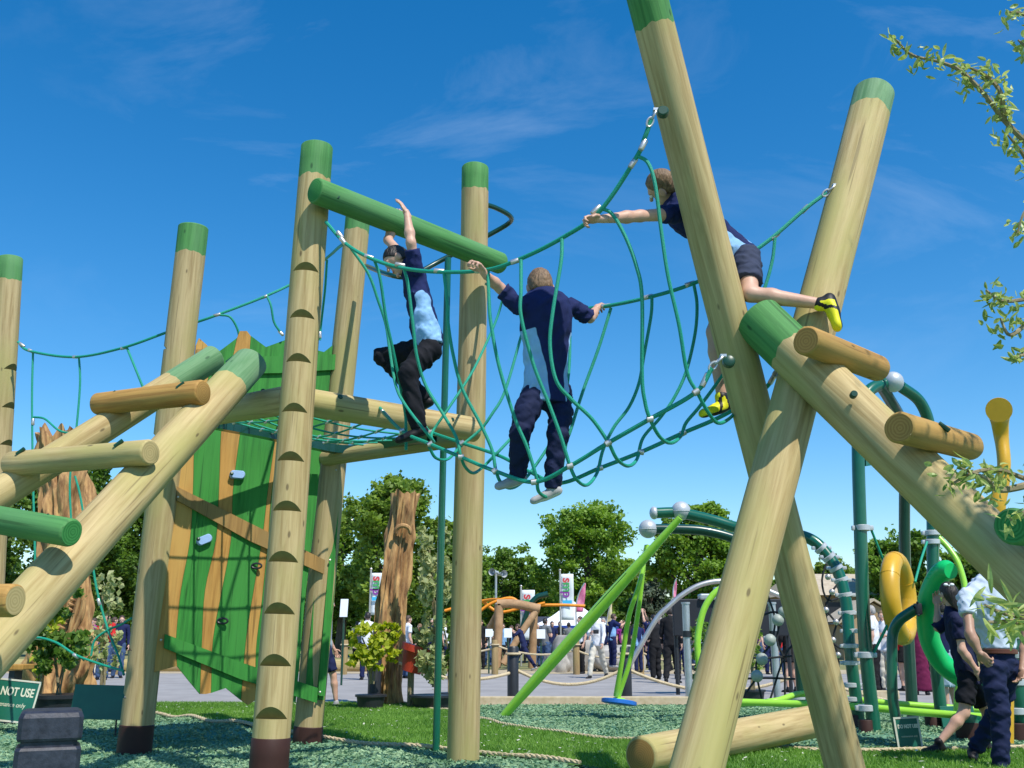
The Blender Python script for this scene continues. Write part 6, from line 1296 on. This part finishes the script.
# ------------------------------------------------------------ crowd
def cloth(name, c): 
    if name not in M: M[name] = two_mat(name, c, c)
    return M[name]
CW = dict(white=(.70, .72, .76), pale=(.42, .50, .62), navy=(.012, .018, .07), black=(.012, .012, .014), red=(.50, .02, .02), maroon=(.13, .01, .05), purple=(.28, .03, .22), grey=(.16, .17, .18), cream=(.55, .52, .44), sky=(.20, .38, .62), jean=(.05, .09, .18), teal=(.02, .18, .20), brown=(.12, .06, .03), paleblue=(.32, .42, .50))
def crowd(label, px, Y, rz, H, top, bot, shoe='black', hair='hair_brown', walk=0., arms='down', lean=0., kind='trousers', sleeve='short', hs='short', kit=False, grp='visitors around the showground', z=0, cat=None, **kw):
    x = P(px, 640, Y).x; J, s, f = stance(x, Y, R(rz), H, walk, arms, lean, z)
    return person('person', label, J, s, dict(top=M['kit'] if kit else cloth('cloth_' + top, CW[top]), bot=kind, botm=cloth('cloth_' + bot, CW[bot]), shoe=cloth('shoe_' + shoe, CW[shoe]), hairm=hair, hair=hs, sleeve=sleeve, pw=(.075 if kit else None), hem=kw.get('hem', .06), len=kw.get('len', .7), skin=kw.get('skin', 'skin')), grp, res=.026, hf=f, root=Vector((x, Y, z)), girth=kw.get('girth', 1.05))
Pw = crowd('photographer in white shirt and cream trousers walking towards us with a camera at his chest', 597, 28.2, 155, 1.74, 'white', 'cream', 'black', 'hair_grey', walk=.8, arms=('down', 'hold'), sleeve='long', girth=1.1)
mb = MB(); c = Vector((P(596, 640, 27.95).x, 27.93, 1.22)); mb.box(c, (.15, .09, .11), bev=.015); mb.tube([c + Vector((0, -.04, 0)), c + Vector((0, -.13, 0))], .045, 12); tag(mb.build('camera_body', M['black']), 'black camera held by the photographer in white', 'camera')
crowd('man in white shirt standing with his back to us left of the carved trunk', 367, 27, 10, 1.72, 'white', 'navy', hair='hair_dark', arms='hold')
crowd('visitor in white shirt half hidden right of the carved trunk', 407, 28, -60, 1.66, 'white', 'jean', hair='hair_brown')
crowd('woman in bright red jacket below the ladder rails', 105, 27, 190, 1.70, 'red', 'jean', hair='hair_dark', arms='hold', sleeve='long')
crowd('visitor in purple top left of the woman in red', 93, 27.6, 150, 1.58, 'purple', 'jean', hair='hair_brown'); crowd('visitor in dark navy coat right of the woman in red', 120, 28.2, 200, 1.66, 'navy', 'jean', sleeve='long', hair='hair_brown')
crowd('adult in pale shirt and navy shorts behind the leaning back post', 325, 16.4, -75, 1.72, 'paleblue', 'navy', 'white', walk=.5, kind='shorts', sleeve='short', hair='hair_brown', len=.85)
crowd('visitor in grey top reading a notice under the tent corner', 545, 33.5, -40, 1.68, 'grey', 'jean', arms='hold', hair='hair_dark'); crowd('person in navy stepping over the log play brace', 524, 34.5, 70, 1.55, 'navy', 'navy', 'white', walk=1.0, arms='reach', lean=.35)
crowd('visitor in black beside the left notice', 481, 36, 160, 1.68, 'black', 'black', sleeve='long'); crowd('visitor in white top at the left of the log play frame', 474, 35, 200, 1.66, 'white', 'jean'); crowd('child in navy kit behind the log play uprights', 512, 38, 120, 1.5, 'navy', 'navy', kit=True); crowd('visitor in sky blue top in the shade of the log play frame', 503, 40, 180, 1.6, 'sky', 'black')
crowd('visitor in white polo just left of the photographer', 581, 31.5, 120, 1.70, 'white', 'black', hair='hair_brown'); crowd('visitor in black under the tent', 560, 42, 180, 1.7, 'black', 'black', sleeve='long'); crowd('visitor in navy under the tent edge', 552, 40, 200, 1.68, 'navy', 'jean')
crowd('child in navy and light blue kit pushing a green play pole', 612, 29.5, -60, 1.5, 'navy', 'navy', 'white', kit=True, arms='reach', lean=.1, z=.25); crowd('child in navy and light blue kit with one arm thrown up', 650, 28.5, 70, 1.5, 'navy', 'navy', 'white', kit=True, arms=('up', 'up'), lean=.15, z=.15); crowd('child in sky blue top behind the lime hangers', 638, 30, 20, 1.45, 'sky', 'navy', kit=True, arms='hold', z=.1)
crowd('person all in black standing right of the swing hangers', 655, 27.2, 30, 1.66, 'black', 'black', sleeve='long', hair='hair_dark', girth=1.2); crowd('person in black suit by the foot of the steel post', 671, 25, -20, 1.80, 'black', 'black', sleeve='long', hair='hair_dark', walk=.4, girth=1.15); crowd('visitor in pale blue shirt under the black screen', 703, 27, 10, 1.70, 'pale', 'navy', hair='hair_brown'); crowd('visitor in dark clothes beneath the black screen', 720, 28, 160, 1.7, 'black', 'black')
crowd('red shirted visitor seen between the crossed logs', 779, 29, 170, 1.6, 'red', 'jean', hair='hair_brown'); crowd('visitor in black dress between the crossed logs', 789, 21, 20, 1.62, 'black', 'black', sleeve='long', hair='hair_dark', kind='skirt'); crowd('visitor in white top between the crossed logs', 768, 31, 200, 1.65, 'white', 'navy', hair='hair_dark')
crowd('visitor in white shirt just right of the tall clamped post', 874, 20.5, 60, 1.70, 'white', 'black', hair='hair_grey'); crowd('woman in grey blouse and cream trousers by the tall clamped post', 884, 21.5, 150, 1.62, 'white', 'cream', hair='hair_sandy', arms='hold'); crowd('visitor in red top and black skirt under the ochre loop', 903, 21.5, 10, 1.58, 'red', 'black', kind='skirt', hair='hair_dark')
crowd('woman in long maroon dress beside the green curl', 917, 20, -20, 1.64, 'maroon', 'maroon', kind='skirt', len=1.9, sleeve='long', hs='long', hair='hair_dark'); crowd('visitor in black behind the woman in maroon', 929, 21.2, 30, 1.68, 'black', 'black', sleeve='long', hair='hair_dark'); crowd('person in pale blue dress seen through the green curl', 945, 14.6, 30, 1.58, 'navy', 'paleblue', kind='skirt', len=1.1, hair='hair_dark', arms='face')
crowd('visitor in pale shirt between the low posts at left', 100, 30, 20, 1.62, 'white', 'cream'); crowd('visitor in teal top far behind the swing', 628, 40, 180, 1.66, 'teal', 'black'); crowd('visitor in purple top far behind the swing', 622, 44, 180, 1.66, 'purple', 'black')
more = [('white', 'jean', 488, 39), ('red', 'black', 497, 43), ('navy', 'black', 529, 44), ('black', 'jean', 537, 39), ('sky', 'navy', 545, 45), ('grey', 'black', 569, 41), ('white', 'navy', 590, 44), ('navy', 'navy', 604, 36), ('black', 'black', 628, 34), ('cream', 'jean', 634, 43), ('maroon', 'black', 645, 37), ('navy', 'black', 662, 33), ('black', 'navy', 681, 30), ('grey', 'jean', 693, 34), ('navy', 'jean', 730, 35), ('white', 'black', 738, 41), ('purple', 'jean', 760, 37), ('navy', 'black', 796, 33), ('cream', 'black', 808, 38), ('black', 'jean', 893, 27), ('navy', 'navy', 911, 29), ('teal', 'jean', 937, 33), ('white', 'navy', 820, 42), ('black', 'black', 85, 31), ('navy', 'jean', 112, 33), ('grey', 'black', 357, 39), ('red', 'jean', 420, 40), ('navy', 'black', 432, 37), ('white', 'navy', 446, 42)]
where = ['left of the left notice', 'behind the left upright of the log play frame', 'behind the right upright of the log play frame', 'just left of the tent leg notice', 'beneath the blue tent valance at its left', 'under the middle of the tent', 'under the right side of the tent behind the photographer', 'immediately right of the photographer', 'left of the steel arc foot', 'between the two lime hangers', 'behind the foot of the steel arc', 'left of the steel post', 'touching the left side of the steel post', 'touching the right side of the steel post', 'far under the black screen at its right part', 'near the right leg of the black screen', 'behind the leaning sapling', 'left of the arch twin foot', 'left of the clamped arch near the hut', 'right of the curved stem', 'below the ochre loop bottom', 'behind the green curl bottom', 'in front of the wooden hut wall', 'at the left of the group by the red jacket', 'far behind the red jacket', 'beyond the narrow white notice', 'behind the red plant pot', 'behind the variegated shrub', 'right of the variegated shrub by the round pole']
nm = dict(sky='sky blue', cream='cream', jean='jeans')
for i, ((a, b, px, Y), w_) in enumerate(zip(more, where)):
    crowd('distant visitor in %s top %s' % (nm.get(a, a), w_), px, Y, (i * 73) % 360, 1.55 + .2 * ((i * 37) % 10) / 10, a, b, hair=('hair_brown', 'hair_dark', 'hair_sandy', 'hair_grey')[i % 4], arms=('down', 'hold', ('down', 'hip'), 'down')[i % 4], walk=(i % 3) * .25)
